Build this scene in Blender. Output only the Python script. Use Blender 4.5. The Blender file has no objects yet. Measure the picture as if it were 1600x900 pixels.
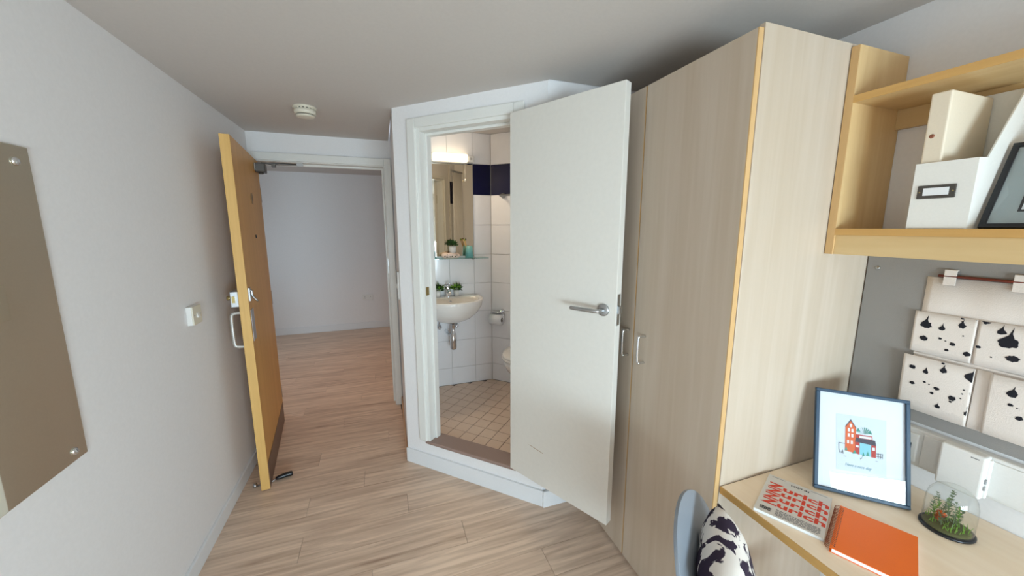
import bpy, bmesh, math, random
from mathutils import Vector, Matrix
S = bpy.context.scene
COL = S.collection
PI = math.pi
R = math.radians

# ------------------------------------------------------------------ camera
cd = bpy.data.cameras.new('camera'); cam = bpy.data.objects.new('camera', cd); COL.objects.link(cam)
yaw, pit = R(19.48), R(9.25)
F = Vector((math.sin(yaw)*math.cos(pit), math.cos(yaw)*math.cos(pit), -math.sin(pit)))
Rt = Vector((math.cos(yaw), -math.sin(yaw), 0)); Up = Rt.cross(F)
M = Matrix.Identity(4)
for i in range(3):
    M[i][0] = Rt[i]; M[i][1] = Up[i]; M[i][2] = -F[i]
M[2][3] = 1.52
cam.matrix_world = M
cd.sensor_width = 36; cd.lens = 36*579/1600; cd.clip_start = .02
S.camera = cam
# ------------------------------------------------------------------ colour management, world, lights
S.view_settings.view_transform = 'Standard'; S.view_settings.look = 'None'
S.view_settings.gamma = 1; S.view_settings.use_curve_mapping = False
S.view_settings.exposure = -0.07
S.cycles.use_denoising = True
S.cycles.max_bounces = 10; S.cycles.diffuse_bounces = 6; S.cycles.transparent_max_bounces = 12
S.cycles.sample_clamp_indirect = 6
w = bpy.data.worlds.new('sky'); S.world = w; w.use_nodes = True
bg = w.node_tree.nodes['Background']; bg.inputs[0].default_value = (.78, .88, 1, 1); bg.inputs[1].default_value = 1.6
def area(name, loc, rot, sx, sy, power, col):
    l = bpy.data.lights.new(name, 'AREA'); l.shape = 'RECTANGLE'; l.size = sx; l.size_y = sy; l.energy = power; l.color = col
    o = bpy.data.objects.new(name, l); COL.objects.link(o); o.location = loc; o.rotation_euler = rot; return o
area('daylight', (.55, -2.16, .90), (R(70), 0, 0), 1.5, .66, 145, (.72, .86, 1))         # outside the bedroom window, facing +y
area('hall_window_fill', (-2.28, 4.7, 1.05), (R(74), 0, R(-90)), 1.2, .6, 6.5, (.62, .82, 1))  # fill light outside the added, unseen hall window

def spot(name, loc, power, col, ang):
    l = bpy.data.lights.new(name, 'SPOT'); l.energy = power; l.color = col; l.spot_size = R(ang); l.spot_blend = 1; l.shadow_soft_size = .06
    o = bpy.data.objects.new(name, l); COL.objects.link(o); o.location = loc; return o
# ------------------------------------------------------------------ materials
MATS = {}
def newmat(n):
    m = bpy.data.materials.new(n); m.use_nodes = True; MATS[n] = m
    return m, m.node_tree, m.node_tree.nodes['Principled BSDF']
def lin(c):
    return tuple(((v/255)/12.92 if v/255 <= .04045 else ((v/255+.055)/1.055)**2.4) for v in c) + (1,)
def flat(n, rgb, rough=.5, metal=0, spec=.5, bump=0, bscale=200, coat=0, emis=None, es=0):
    m, t, b = newmat(n); c = lin(rgb)
    b.inputs['Base Color'].default_value = c; b.inputs['Roughness'].default_value = rough
    b.inputs['Metallic'].default_value = metal; b.inputs['Specular IOR Level'].default_value = spec
    b.inputs['Coat Weight'].default_value = coat
    tc = t.nodes.new('ShaderNodeTexCoord'); no = t.nodes.new('ShaderNodeTexNoise'); no.inputs['Scale'].default_value = bscale
    t.links.new(tc.outputs['Object'], no.inputs['Vector'])
    mx = t.nodes.new('ShaderNodeMix'); mx.data_type = 'RGBA'; mx.inputs[6].default_value = c
    mx.inputs[7].default_value = tuple(v*.93 for v in c[:3])+(1,)
    t.links.new(no.outputs['Fac'], mx.inputs[0]); t.links.new(mx.outputs[2], b.inputs['Base Color'])
    if bump:
        bp = t.nodes.new('ShaderNodeBump'); bp.inputs['Strength'].default_value = bump; bp.inputs['Distance'].default_value = .002
        t.links.new(no.outputs['Fac'], bp.inputs['Height']); t.links.new(bp.outputs[0], b.inputs['Normal'])
    if emis:
        b.inputs['Emission Color'].default_value = emis; b.inputs['Emission Strength'].default_value = es
    return m
def wood(n, c1, c2, axis='Z', rough=.45, fine=60, slow=2.0, blotch=.35, spec=.4, perobj=False, dark=None):
    m, t, b = newmat(n); N = t.nodes; L = t.links
    tc = N.new('ShaderNodeTexCoord'); mp = N.new('ShaderNodeMapping')
    sc = [1, 1, 1]; sc['XYZ'.index(axis)] = slow/fine; mp.inputs['Scale'].default_value = sc
    src = tc.outputs['Object']
    if perobj:
        oi = N.new('ShaderNodeObjectInfo'); cm = N.new('ShaderNodeCombineXYZ')
        mu = N.new('ShaderNodeMath'); mu.operation = 'MULTIPLY'; mu.inputs[1].default_value = 37
        L.new(oi.outputs['Random'], mu.inputs[0]); L.new(mu.outputs[0], cm.inputs[0]); L.new(mu.outputs[0], cm.inputs[1])
        va = N.new('ShaderNodeVectorMath'); va.operation = 'ADD'; L.new(src, va.inputs[0]); L.new(cm.outputs[0], va.inputs[1]); src = va.outputs[0]
    L.new(src, mp.inputs['Vector'])
    n1 = N.new('ShaderNodeTexNoise'); n1.inputs['Scale'].default_value = fine; n1.inputs['Detail'].default_value = 6; n1.inputs['Distortion'].default_value = .6
    L.new(mp.outputs[0], n1.inputs['Vector'])
    n2 = N.new('ShaderNodeTexNoise'); n2.inputs['Scale'].default_value = fine*.12; n2.inputs['Detail'].default_value = 3; n2.inputs['Distortion'].default_value = 1.2
    L.new(mp.outputs[0], n2.inputs['Vector'])
    mm = N.new('ShaderNodeMix'); mm.data_type = 'FLOAT'; mm.inputs[0].default_value = .35 if perobj else .6
    L.new(n1.outputs['Fac'], mm.inputs[2]); L.new(n2.outputs['Fac'], mm.inputs[3])
    cr = N.new('ShaderNodeValToRGB'); e = cr.color_ramp.elements
    e[0].position = .5-blotch/2; e[0].color = lin(c2); e[1].position = .5+blotch/2; e[1].color = lin(c1)
    if dark:
        q = cr.color_ramp.elements.new(max(.02, .5-blotch*.85)); q.color = lin(dark)
    L.new(mm.outputs[0], cr.inputs[0]); L.new(cr.outputs[0], b.inputs['Base Color'])
    b.inputs['Roughness'].default_value = rough; b.inputs['Specular IOR Level'].default_value = spec
    bp = N.new('ShaderNodeBump'); bp.inputs['Strength'].default_value = .08; bp.inputs['Distance'].default_value = .002
    L.new(n1.outputs['Fac'], bp.inputs['Height']); L.new(bp.outputs[0], b.inputs['Normal'])
    return m
def glass(n, tint=(.93, .97, .96), rough=.0):
    m, t, b = newmat(n); N = t.nodes; L = t.links
    tr = N.new('ShaderNodeBsdfTransparent'); tr.inputs[0].default_value = tint+(1,)
    gl = N.new('ShaderNodeBsdfGlossy'); gl.inputs['Roughness'].default_value = rough
    lw = N.new('ShaderNodeLayerWeight'); lw.inputs[0].default_value = .5
    pw = N.new('ShaderNodeMath'); pw.operation = 'POWER'; pw.inputs[1].default_value = 4; L.new(lw.outputs['Facing'], pw.inputs[0])
    fr = N.new('ShaderNodeMath'); fr.operation = 'MULTIPLY_ADD'; fr.inputs[1].default_value = .7; fr.inputs[2].default_value = .045; L.new(pw.outputs[0], fr.inputs[0])
    mx = N.new('ShaderNodeMixShader'); L.new(fr.outputs[0], mx.inputs[0]); L.new(tr.outputs[0], mx.inputs[1]); L.new(gl.outputs[0], mx.inputs[2])
    L.new(mx.outputs[0], N['Material Output'].inputs[0]); return m
def splotch(n, light, dark, scale, lo, hi, rough=.9, dist=1.5):
    m, t, b = newmat(n); N = t.nodes; L = t.links
    tc = N.new('ShaderNodeTexCoord'); no = N.new('ShaderNodeTexNoise'); no.inputs['Scale'].default_value = scale
    no.inputs['Detail'].default_value = 4; no.inputs['Distortion'].default_value = dist; no.inputs['Roughness'].default_value = .55
    L.new(tc.outputs['Object'], no.inputs['Vector'])
    cr = N.new('ShaderNodeValToRGB'); e = cr.color_ramp.elements; e[0].position = lo; e[0].color = lin(dark); e[1].position = hi; e[1].color = lin(light)
    L.new(no.outputs['Fac'], cr.inputs[0]); L.new(cr.outputs[0], b.inputs['Base Color']); b.inputs['Roughness'].default_value = rough
    return m
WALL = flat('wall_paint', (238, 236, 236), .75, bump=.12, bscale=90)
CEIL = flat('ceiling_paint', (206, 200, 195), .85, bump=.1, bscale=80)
TRIM = flat('trim_gloss_paint', (232, 231, 226), .35)
SKIRT = flat('skirting_paint', (232, 233, 235), .4)
OFFW = flat('door_white_paint', (226, 222, 214), .42, bump=.04, bscale=50)
MAPLE = wood('maple_laminate', (208, 194, 179), (188, 170, 148), 'Z', .38, 34, 1.6, .42)
MAPLEY = wood('maple_laminate_sideways', (218, 190, 142), (198, 164, 112), 'Y', .4, 34, 2.5, .42)
MAPLED = wood('maple_desktop', (250, 232, 208), (236, 212, 182), 'Y', .33, 45, 2.5, .5)
MAPLES = wood('maple_shelf_side', (226, 196, 146), (205, 166, 112), 'Z', .42, 45, 2.2, .5)
EDGE = wood('maple_edge_band', (214, 176, 124), (196, 156, 104), 'Z', .5, 80, 3, .5)
EDGEY = wood('maple_edge_band_sideways', (212, 168, 104), (192, 146, 82), 'Y', .5, 80, 3, .5)
DOORW = wood('door_veneer', (222, 168, 92), (200, 144, 70), 'Z', .42, 60, 1.6, .5)
DOORE = wood('door_lipping', (228, 186, 116), (208, 162, 90), 'Z', .5, 90, 3, .45, dark=(150, 100, 50))
PLANK = wood('vinyl_plank', (230, 205, 183), (190, 163, 142), 'X', .36, 40, 2.8, .24, .45, True, dark=(156, 128, 110))
SUB = flat('floor_substrate', (110, 92, 80), .8)
GROUTF = flat('floor_grout', (84, 66, 56), .9)
FTILE = flat('floor_tile_ceramic', (226, 200, 178), .35, bscale=25)
GROUTW = flat('wall_grout', (214, 212, 208), .8)
WTILE = flat('wall_tile_ceramic', (240, 240, 242), .12, bscale=8)
BTILE = flat('blue_tile_ceramic', (6, 10, 54), .12, spec=.25, bscale=8)
CHROME = flat('chrome', (225, 228, 232), .12, 1)
STEEL = flat('brushed_steel', (190, 192, 194), .32, 1)
ALU = flat('painted_aluminium', (205, 203, 198), .35, .6)
DGREY = flat('dark_grey_metal', (92, 88, 84), .4, .6)
KICK = flat('kick_plate_metal', (128, 104, 90), .45, .5)
MIRROR = flat('mirror_silver', (222, 216, 200), .0, 1, bscale=2)
MIRRORW = flat('wall_mirror_silver', (238, 234, 214), .02, 1, bscale=2)
CERAM = flat('white_ceramic', (238, 234, 228), .12, coat=.4)
BLACK = flat('black_plastic', (18, 20, 26), .3)
WPLAS = flat('white_plastic', (232, 230, 226), .35)
CREAM = flat('cream_plastic', (225, 218, 200), .4)
PANE = glass('window_glass'); DOMEG = glass('dome_glass', (.97, .985, .98)); SHELFG = glass('shelf_glass', (.72, .86, .84)); PICG = glass('picture_glass', (.98, .99, 1))
TEAL = flat('teal_ceramic', (112, 176, 172), .35)
GREEN = flat('leaf_green', (52, 96, 34), .55, bscale=60)
GREEN2 = flat('leaf_lime', (112, 158, 44), .5, bscale=60)
GREEN3 = flat('leaf_dark', (38, 66, 26), .6, bscale=60)
OLIVE = flat('sprig_olive', (110, 128, 92), .7, bscale=60)
MOSS = flat('moss_green', (84, 84, 44), .95, bump=.6, bscale=150)
RUSTL = flat('rust_leaf', (206, 92, 22), .6)
SOIL = flat('pot_soil', (50, 36, 26), .95)
BOARD = flat('grey_pinboard_fabric', (148, 144, 140), .95, bump=.25, bscale=500)
CANVAS = flat('organizer_canvas', (232, 222, 214), .95, bump=.3, bscale=400)
INK = flat('ink_black', (16, 16, 28), .8)
DOWEL = flat('red_brown_dowel', (116, 44, 26), .5)
GREYPL = flat('grey_shell_plastic', (140, 148, 158), .38)
CUSH = splotch('cushion_cloth', (228, 220, 212), (44, 30, 52), 13, .50, .515, dist=.7)
BLUEF = flat('blue_painted_frame', (22, 58, 84), .45, bscale=80)
BLACKF = flat('black_frame', (16, 17, 22), .4)
PAPER = flat('white_paper', (236, 238, 240), .75)
PALEP = flat('pale_print_paper', (218, 226, 232), .75)
MATG = flat('grey_green_mat', (168, 178, 176), .8)
CARD = flat('white_card', (236, 234, 228), .6)
CREAMC = flat('cream_card', (226, 208, 176), .6)
REDP = flat('red_orange_ink', (214, 62, 34), .7)
DRED = flat('brick_red_ink', (186, 52, 42), .7)
ORP = flat('orange_ink', (224, 100, 40), .7)
AQUA = flat('aqua_ink', (140, 206, 216), .7)
GRN = flat('sea_green_ink', (70, 156, 136), .7)
CHAR = flat('charcoal_ink', (64, 56, 70), .7)
GREYI = flat('grey_ink', (90, 90, 96), .8)
ORANGE = flat('orange_cover', (252, 116, 10), .5, bscale=300, bump=.03)
MAGC = flat('magazine_cover', (214, 208, 200), .45)
WIRE = flat('orange_wire', (150, 74, 34), .35, .4)
CURT = flat('white_curtain_cloth', (232, 230, 228), .9)
BLIND, _t, _b = newmat('blind_fabric')
_tl = _t.nodes.new('ShaderNodeBsdfTranslucent'); _tl.inputs[0].default_value = (.85, .87, .88, 1)
_mx = _t.nodes.new('ShaderNodeMixShader'); _mx.inputs[0].default_value = .25; _b.inputs['Base Color'].default_value = (.8, .82, .83, 1)
_t.links.new(_b.outputs[0], _mx.inputs[1]); _t.links.new(_tl.outputs[0], _mx.inputs[2]); _t.links.new(_mx.outputs[0], _t.nodes['Material Output'].inputs[0])
LAMP = flat('lamp_diffuser', (255, 244, 224), .4, emis=(1, .80, .52, 1), es=2.2)
PINK = flat('pink_floral_cloth', (228, 206, 192), .9)
BRASS = flat('aged_brass', (170, 150, 100), .35, .9)
THRESH = flat('threshold_strip', (156, 132, 122), .45, .1)
BRICK = flat('outside_brick', (176, 120, 104), .9, bscale=6)
SILVER = flat('silver_card', (150, 150, 150), .5)

# ------------------------------------------------------------------ builders
class G:
    def __init__(s): s.bm = bmesh.new(); s.mats = []; s.mi = 0
    def use(s, m):
        if m not in s.mats: s.mats.append(m)
        s.mi = s.mats.index(m); return s
    def faces(s, vs, fs, smooth=False):
        v = [s.bm.verts.new(p) for p in vs]
        for f in fs:
            try:
                q = s.bm.faces.new([v[i] for i in f]); q.material_index = s.mi; q.smooth = smooth
            except ValueError: pass
        return s
    def box(s, x0, x1, y0, y1, z0, z1, T=None):
        x0, x1 = min(x0, x1), max(x0, x1); y0, y1 = min(y0, y1), max(y0, y1); z0, z1 = min(z0, z1), max(z0, z1)
        vs = [Vector((x, y, z)) for z in (z0, z1) for x, y in ((x0, y0), (x1, y0), (x1, y1), (x0, y1))]
        if T: vs = [T @ v for v in vs]
        return s.faces(vs, [(3, 2, 1, 0), (4, 5, 6, 7), (0, 1, 5, 4), (1, 2, 6, 5), (2, 3, 7, 6), (3, 0, 4, 7)])
    def prism(s, poly, z0, z1, T=None):
        n = len(poly); a = sum(poly[i][0]*poly[(i+1) % n][1]-poly[(i+1) % n][0]*poly[i][1] for i in range(n))
        if a < 0: poly = poly[::-1]
        vs = [Vector((p[0], p[1], z0)) for p in poly]+[Vector((p[0], p[1], z1)) for p in poly]
        if T: vs = [T @ v for v in vs]
        return s.faces(vs, [tuple(range(n))[::-1], tuple(range(n, 2*n))]+[(i, (i+1) % n, n+(i+1) % n, n+i) for i in range(n)])
    def loft(s, rings, cap=True, smooth=True):
        n = len(rings[0]); vs = [p for r in rings for p in r]; fs = []
        for k in range(len(rings)-1):
            for i in range(n): fs.append((k*n+i, k*n+(i+1) % n, (k+1)*n+(i+1) % n, (k+1)*n+i))
        if cap: fs += [tuple(range(n))[::-1], tuple(range((len(rings)-1)*n, len(rings)*n))]
        return s.faces(vs, fs, smooth)
    def tube(s, pts, r, n=10, cap=True):
        pts = [Vector(p) for p in pts]; rs = r if isinstance(r, (list, tuple)) else [r]*len(pts)
        rings = []; prev = None
        for i, p in enumerate(pts):
            d = (pts[min(i+1, len(pts)-1)]-pts[max(i-1, 0)]).normalized()
            if prev is None:
                a = Vector((0, 0, 1)) if abs(d.z) < .9 else Vector((1, 0, 0)); u = d.cross(a).normalized()
            else: u = (prev-d*prev.dot(d)).normalized()
            prev = u; v = d.cross(u)
            rings.append([p+(u*math.cos(2*PI*k/n)+v*math.sin(2*PI*k/n))*rs[i] for k in range(n)])
        return s.loft(rings, cap)
    def lathe(s, prof, c, n=24, T=None, cap=True):
        rings = [[Vector((c[0]+r*math.cos(2*PI*k/n), c[1]+r*math.sin(2*PI*k/n), c[2]+z)) for k in range(n)] for r, z in prof]
        if T: rings = [[T @ v for v in r] for r in rings]
        return s.loft(rings, cap)
    def cyl(s, a, b, r, n=20): return s.tube([a, b], r, n)
def smooth_path(pts, k=6):
    P = [Vector(p) for p in pts]; out = []
    for i in range(len(P)-1):
        p0, p1, p2, p3 = P[max(i-1, 0)], P[i], P[i+1], P[min(i+2, len(P)-1)]
        for j in range(k):
            t = j/k
            out.append(.5*((2*p1)+(p2-p0)*t+(2*p0-5*p1+4*p2-p3)*t*t+(3*p1-p0-3*p2+p3)*t**3))
    out.append(P[-1]); return out
def obj(name, g, mat=None, parent=None, bevel=0, seg=2, wn=False, local=False, label=None):
    me = bpy.data.meshes.new(name)
    if not g.mats and mat: g.mats = [mat]
    bmesh.ops.recalc_face_normals(g.bm, faces=g.bm.faces[:])
    g.bm.to_mesh(me); g.bm.free()
    for m in g.mats: me.materials.append(m)
    o = bpy.data.objects.new(name, me); COL.objects.link(o)
    if parent:
        o.parent = parent
        if not local: me.transform(WM(parent).inverted())
    if bevel:
        b = o.modifiers.new('bevel', 'BEVEL'); b.width = bevel; b.segments = seg; b.limit_method = 'ANGLE'; b.angle_limit = R(40)
    if label: o['label'] = label
    return o
def WM(o):
    m = Matrix.Identity(4)
    while o:
        m = (Matrix.Translation(o.location) @ o.rotation_euler.to_matrix().to_4x4()) @ m; o = o.parent
    return m
def thing(name, label, cat, loc=(0, 0, 0), rotz=0, group=None):
    o = bpy.data.objects.new(name, None); COL.objects.link(o); o.location = loc; o.rotation_euler = (0, 0, rotz)
    o.empty_display_size = .05
    o['label'] = label; o['category'] = cat
    if group: o['group'] = group
    return o
def tag(o, label, cat, group=None):
    o['label'] = label; o['category'] = cat
    if group: o['group'] = group
    # move origin of a one-mesh thing to its base
    me = o.data; xs = [v.co for v in me.vertices]
    c = Vector(((min(v.x for v in xs)+max(v.x for v in xs))/2, (min(v.y for v in xs)+max(v.y for v in xs))/2, min(v.z for v in xs)))
    me.transform(Matrix.Translation(-c)); o.location = c
    return o
def struct(name, g, mat=None, parent=None, bevel=0):
    o = obj(name, g, mat, parent, bevel)
    if not parent: o['kind'] = 'structure'
    return o
def text(name, s, size, T, mat, parent, ext=.0003, offset=0, sx=1, align='LEFT', label=None, shear=0):
    cu = bpy.data.curves.new(name, 'FONT'); cu.body = s; cu.size = size; cu.extrude = ext; cu.offset = offset; cu.align_x = align; cu.shear = shear
    cu.resolution_u = 3
    t = bpy.data.objects.new(name, cu); COL.objects.link(t)
    dg = bpy.context.evaluated_depsgraph_get(); me = bpy.data.meshes.new_from_object(t.evaluated_get(dg))
    bpy.data.objects.remove(t); bpy.data.curves.remove(cu)
    me.transform(Matrix.Diagonal((sx, 1, 1, 1))); me.transform(T)
    if parent: me.transform(WM(parent).inverted())
    me.materials.clear(); me.materials.append(mat)
    o = bpy.data.objects.new(name, me); COL.objects.link(o); o.parent = parent
    if label: o['label'] = label
    return o
def frameT(o, x, y, z=None):
    """matrix whose local x,y,z axes are the given world vectors, origin o"""
    x = Vector(x).normalized(); y = Vector(y).normalized(); z = x.cross(y) if z is None else Vector(z)
    m = Matrix.Identity(4)
    for i in range(3): m[i][0] = x[i]; m[i][1] = y[i]; m[i][2] = z[i]; m[i][3] = o[i]
    return m
def clip(poly, a, b, c):     # keep a*x+b*y<=c
    out = []
    for i in range(len(poly)):
        p, q = poly[i], poly[(i+1) % len(poly)]; fp = a*p[0]+b*p[1]-c; fq = a*q[0]+b*q[1]-c
        if fp <= 0: out.append(p)
        if (fp < 0 < fq) or (fq < 0 < fp):
            t = fp/(fp-fq); out.append((p[0]+(q[0]-p[0])*t, p[1]+(q[1]-p[1])*t))
    return out
def parea(p): return abs(sum(p[i][0]*p[(i+1) % len(p)][1]-p[(i+1) % len(p)][0]*p[i][1] for i in range(len(p)))/2) if len(p) > 2 else 0
Q = 2**-.5
CZ = 2.19                      # ceiling
XL, XR = -.85, 1.60
DW = 2.445                     # diagonal wall: x+y = DW
def dp(s, d=0):                # point on the diagonal wall: s along (x-y)/sqrt2, d metres behind its face
    a = DW*Q+d; return ((a+s)*Q, (a-s)*Q)
SA, SB = -1.585, -.642

# ================================================================== SETTING
g = G().use(SUB); g.box(XL-.1, XR+.1, -2.1, 3.4, -.08, -.004); g.box(-2.3, 1.1, 3.4, 6.0, -.08, -.004)
floor = struct('floor', g)
# planks: rows 0.15 m deep running along x
ROWZ = -.0039
def plank_polys(x0, x1, y0, y1):
    out = []
    for a, b in ((-3, 1.665), (1.665, 2.335), (2.335, 3.40), (3.40, 5.93)):
        lo, hi = max(a, y0), min(b, y1)
        if hi-lo < .002: continue
        p = [(x0, lo), (x1, lo), (x1, hi), (x0, hi)]
        if b <= 3.4: p = clip(p, -1, 0, .85-.001)
        else: p = clip(p, -1, 0, 2.2)
        if b == 1.665: p = clip(p, 1, 0, 1.598)
        elif b == 2.335: p = clip(p, 1, 1, DW-.005)
        elif b == 3.40: p = clip(p, 1, 0, .098 if lo < 3.19 else .1)
        else: p = clip(p, 1, 0, .99)
        if parea(p) > .0005: out.append(p)
    return out
rest = G().use(PLANK)
random.seed(5)
cache = {}
y = 1.87-26*.15; k = 0
offs = {1: -.45, 2: -.166, 0: .07}
yi = -26
while y < 5.93:
    y1 = min(y+.15, 5.93)
    off = offs.get(yi, (yi*.437) % 1.2)
    if yi >= 0 and yi not in offs: off = (yi*.437+.2) % 1.2
    x = off-3.6
    while x < 1.7:
        x0, x1 = x, x+1.2; x += 1.2
        ps = plank_polys(x0, x1-.0015, y, y1-.0015)
        if not ps: continue
        if y < .55 or (min(p[0] for q in ps for p in q) > 1.02):
            for p in ps: rest.prism(p, ROWZ, 0)
            continue
        cx, cy = (x0+x1)/2, (y+y1)/2
        key = tuple(round(v, 4) for p in ps for q in p for v in (q[0]-cx, q[1]-cy))
        if key in cache: me = cache[key]
        else:
            gg = G()
            for p in ps: gg.prism([(q[0]-cx, q[1]-cy) for q in p], ROWZ, 0)
            me = bpy.data.meshes.new('plank'); gg.bm.to_mesh(me); gg.bm.free(); me.materials.append(PLANK); cache[key] = me
        o = bpy.data.objects.new('plank', me); COL.objects.link(o); o.parent = floor; o.location = (cx, cy, 0)
    y += .15; yi += 1
o = obj('plank_field', rest, None, floor); o['kind'] = 'stuff'

# ceilings
room = [(XL, -2.0), (XR, -2.0), (XR, 1.665), (dp(SB)[0], 1.665), dp(SB), dp(SA), (.10, 3.2), (XL, 3.2)]
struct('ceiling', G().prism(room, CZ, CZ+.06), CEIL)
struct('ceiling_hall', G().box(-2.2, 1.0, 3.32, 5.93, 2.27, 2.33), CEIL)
bath = [(.22, 2.37), (.22, 3.07), (.896, 3.07), (1.9, 2.066), (1.9, 1.77), (.83, 1.77), (.81, 1.78)]
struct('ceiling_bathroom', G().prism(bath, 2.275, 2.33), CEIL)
# walls
struct('wall_left', G().box(XL-.1, XL, -2.1, 3.2, -.05, CZ+.1), WALL)
struct('wall_right', G().box(XR, XR+.1, -2.1, 1.665, -.05, CZ+.1), WALL)
WX0, WX1, WZ0, WZ1 = -.25, 1.35, .52, 1.90
g = G(); g.box(XL, WX0, -2.1, -2.0, -.05, CZ+.1).box(WX1, XR, -2.1, -2.0, -.05, CZ+.1).box(WX0, WX1, -2.1, -2.0, -.05, WZ0).box(WX0, WX1, -2.1, -2.0, WZ1, CZ+.1)
struct('wall_back', g, WALL)
EX0, EX1, EZ = -.838, .055, 1.99        # entry opening
g = G(); g.box(XL-.1, EX0-.03, 3.2, 3.32, -.05, 2.35).box(EX1+.03, 1.1, 3.2, 3.32, -.05, 2.35).box(EX0-.03, EX1+.03, 3.2, 3.32, EZ+.03, 2.35)
struct('wall_front', g, WALL)
a = dp(SA)
struct('wall_entry_side', G().prism([a, (a[0]+.11, a[1]), (a[0]+.11, 3.2), (.117, 3.2)], -.05, 2.35), WALL)
# diagonal wall with the bathroom doorway
O0, O1, OZ0, OZ1 = -1.425, -.80, .165, 2.075
def dbox(g, s0, s1, d0, d1, z0, z1): return g.prism([dp(s0, d0), dp(s1, d0), dp(s1, d1), dp(s0, d1)], z0, z1)
g = G(); dbox(g, SA, O0, 0, .1, -.05, 2.35); dbox(g, O1, SB, 0, .1, -.05, 2.35); dbox(g, O0, O1, 0, .1, -.05, OZ0); dbox(g, O0, O1, 0, .1, OZ1, 2.35)
struct('wall_diagonal', g, WALL)
b = dp(SB)
struct('wall_step', G().prism([b, (XR+.1, b[1]+.0), (XR+.1, 1.77), (dp(SB, .1)[0], 1.77), dp(SB, .1)], -.05, 2.35), WALL)
# bathroom shell
struct('wall_bathroom_back', G().box(.20, .93, 3.078, 3.19, 0, 2.35), GROUTW)
struct('wall_bathroom_left', G().box(.2105, .222, 2.36, 3.078, 0, 2.35), WTILE)
e = .008*2**.5
struct('wall_bathroom_diagonal', G().prism([(.896+e/2+.004, 3.078), (1.95, 2.016+e), (2.05, 2.1+e), (1.0, 3.17)], 0, 2.35), GROUTW)
struct('wall_bathroom_right', G().box(1.905, 2.0, 1.70, 2.12, 0, 2.35), WALL)
bf = struct('floor_bathroom', G().prism([(.215, 2.38), (.215, 3.078), (.90, 3.078), (1.905, 2.07), (1.905, 1.772), (.83, 1.772)], .05, .157), GROUTF)
# bathroom floor tiles 0.1 m, laid parallel to the doorway
tm = None
for i in range(-24, 12):
    for j in range(18, 42):
        u0, v0 = i*.0975-.01, j*.0975+.001                       # u along (x-y), v along (x+y)
        c4 = [(u0+.002, v0+.002), (u0+.0955, v0+.002), (u0+.0955, v0+.0955), (u0+.002, v0+.0955)]
        P = [((v+u)*Q, (v-u)*Q) for u, v in c4]
        P2 = clip(clip(clip(clip(clip(clip(P, -1, 0, -.224), 0, 1, 3.068), 1, 1, 3.962), -1, -1, -(DW+.1*2**.5+.003)), 1, 0, 1.9), 0, -1, -1.775)
        if parea(P2) < .0006: continue
        cx, cy = (v0+.0487+u0+.0487)*Q, (v0+.0487-u0-.0487)*Q
        if parea(P2) > .0089 and len(P2) == 4:
            if tm is None:
                gg = G(); gg.prism([(p[0]-cx, p[1]-cy) for p in P2], .156, .16); tm = bpy.data.meshes.new('floor_tile'); gg.bm.to_mesh(tm); gg.bm.free(); tm.materials.append(FTILE)
            me = tm
        else:
            gg = G(); gg.prism([(p[0]-cx, p[1]-cy) for p in P2], .156, .16); me = bpy.data.meshes.new('floor_tile'); gg.bm.to_mesh(me); gg.bm.free(); me.materials.append(FTILE)
        o = bpy.data.objects.new('floor_tile', me); COL.objects.link(o); o.parent = bf; o.location = (cx, cy, 0)
# wall tiles
ROWS = [.161]+[.069+.2455*k for k in range(1, 9)]+[2.274]
wt = {}
def tiles(parent, T, xs, blue):
    for a, b in zip(xs, xs[1:]):
        for r in range(len(ROWS)-1):
            z0, z1 = ROWS[r]+.0015, ROWS[r+1]-.0015
            if z1-z0 < .01: continue
            col = BTILE if abs(ROWS[r]-1.7875) < .02 and blue else WTILE
            key = (round(b-a, 4), round(z1-z0, 4), col.name)
            if key not in wt:
                gg = G(); w_ = b-a-.003; gg.box(0, w_, -.0065, .0, 0, z1-z0); me = bpy.data.meshes.new('wall_tile'); gg.bm.to_mesh(me); gg.bm.free(); me.materials.append(col); wt[key] = me
            o = bpy.data.objects.new('wall_tile', wt[key]); COL.objects.link(o); o.parent = parent
            o.matrix_local = T @ Matrix.Translation((a+.0015, 0, z0))
            if col is BTILE: o['label'] = 'dark blue glazed tile'
tiles(bpy.data.objects['wall_bathroom_back'], Matrix.Translation((0, 3.0775, 0)), [.225, .325, .535, .745, .896], True)
# 45 degree wall; local x runs along (1,-1), tile faces look to (-,-)
Tw = frameT((.896+.0045, 3.069+.0075, 0), (Q, -Q, 0), (Q, Q, 0))
tiles(bpy.data.objects['wall_bathroom_diagonal'], Tw, [.003, .21, .42, .63, .84, 1.05, 1.26, 1.40], True)
gi = G(); dbox(gi, O1+.05, SB-.01, .1, .112, .16, 2.27); o = struct('wall_bathroom_inner', gi, GROUTW)
Ti = frameT((*dp(SB-.012, .1125), 0), (-Q, Q, 0), (-Q, -Q, 0))
tiles(o, Ti, [.0, .045, .09], True)

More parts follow.
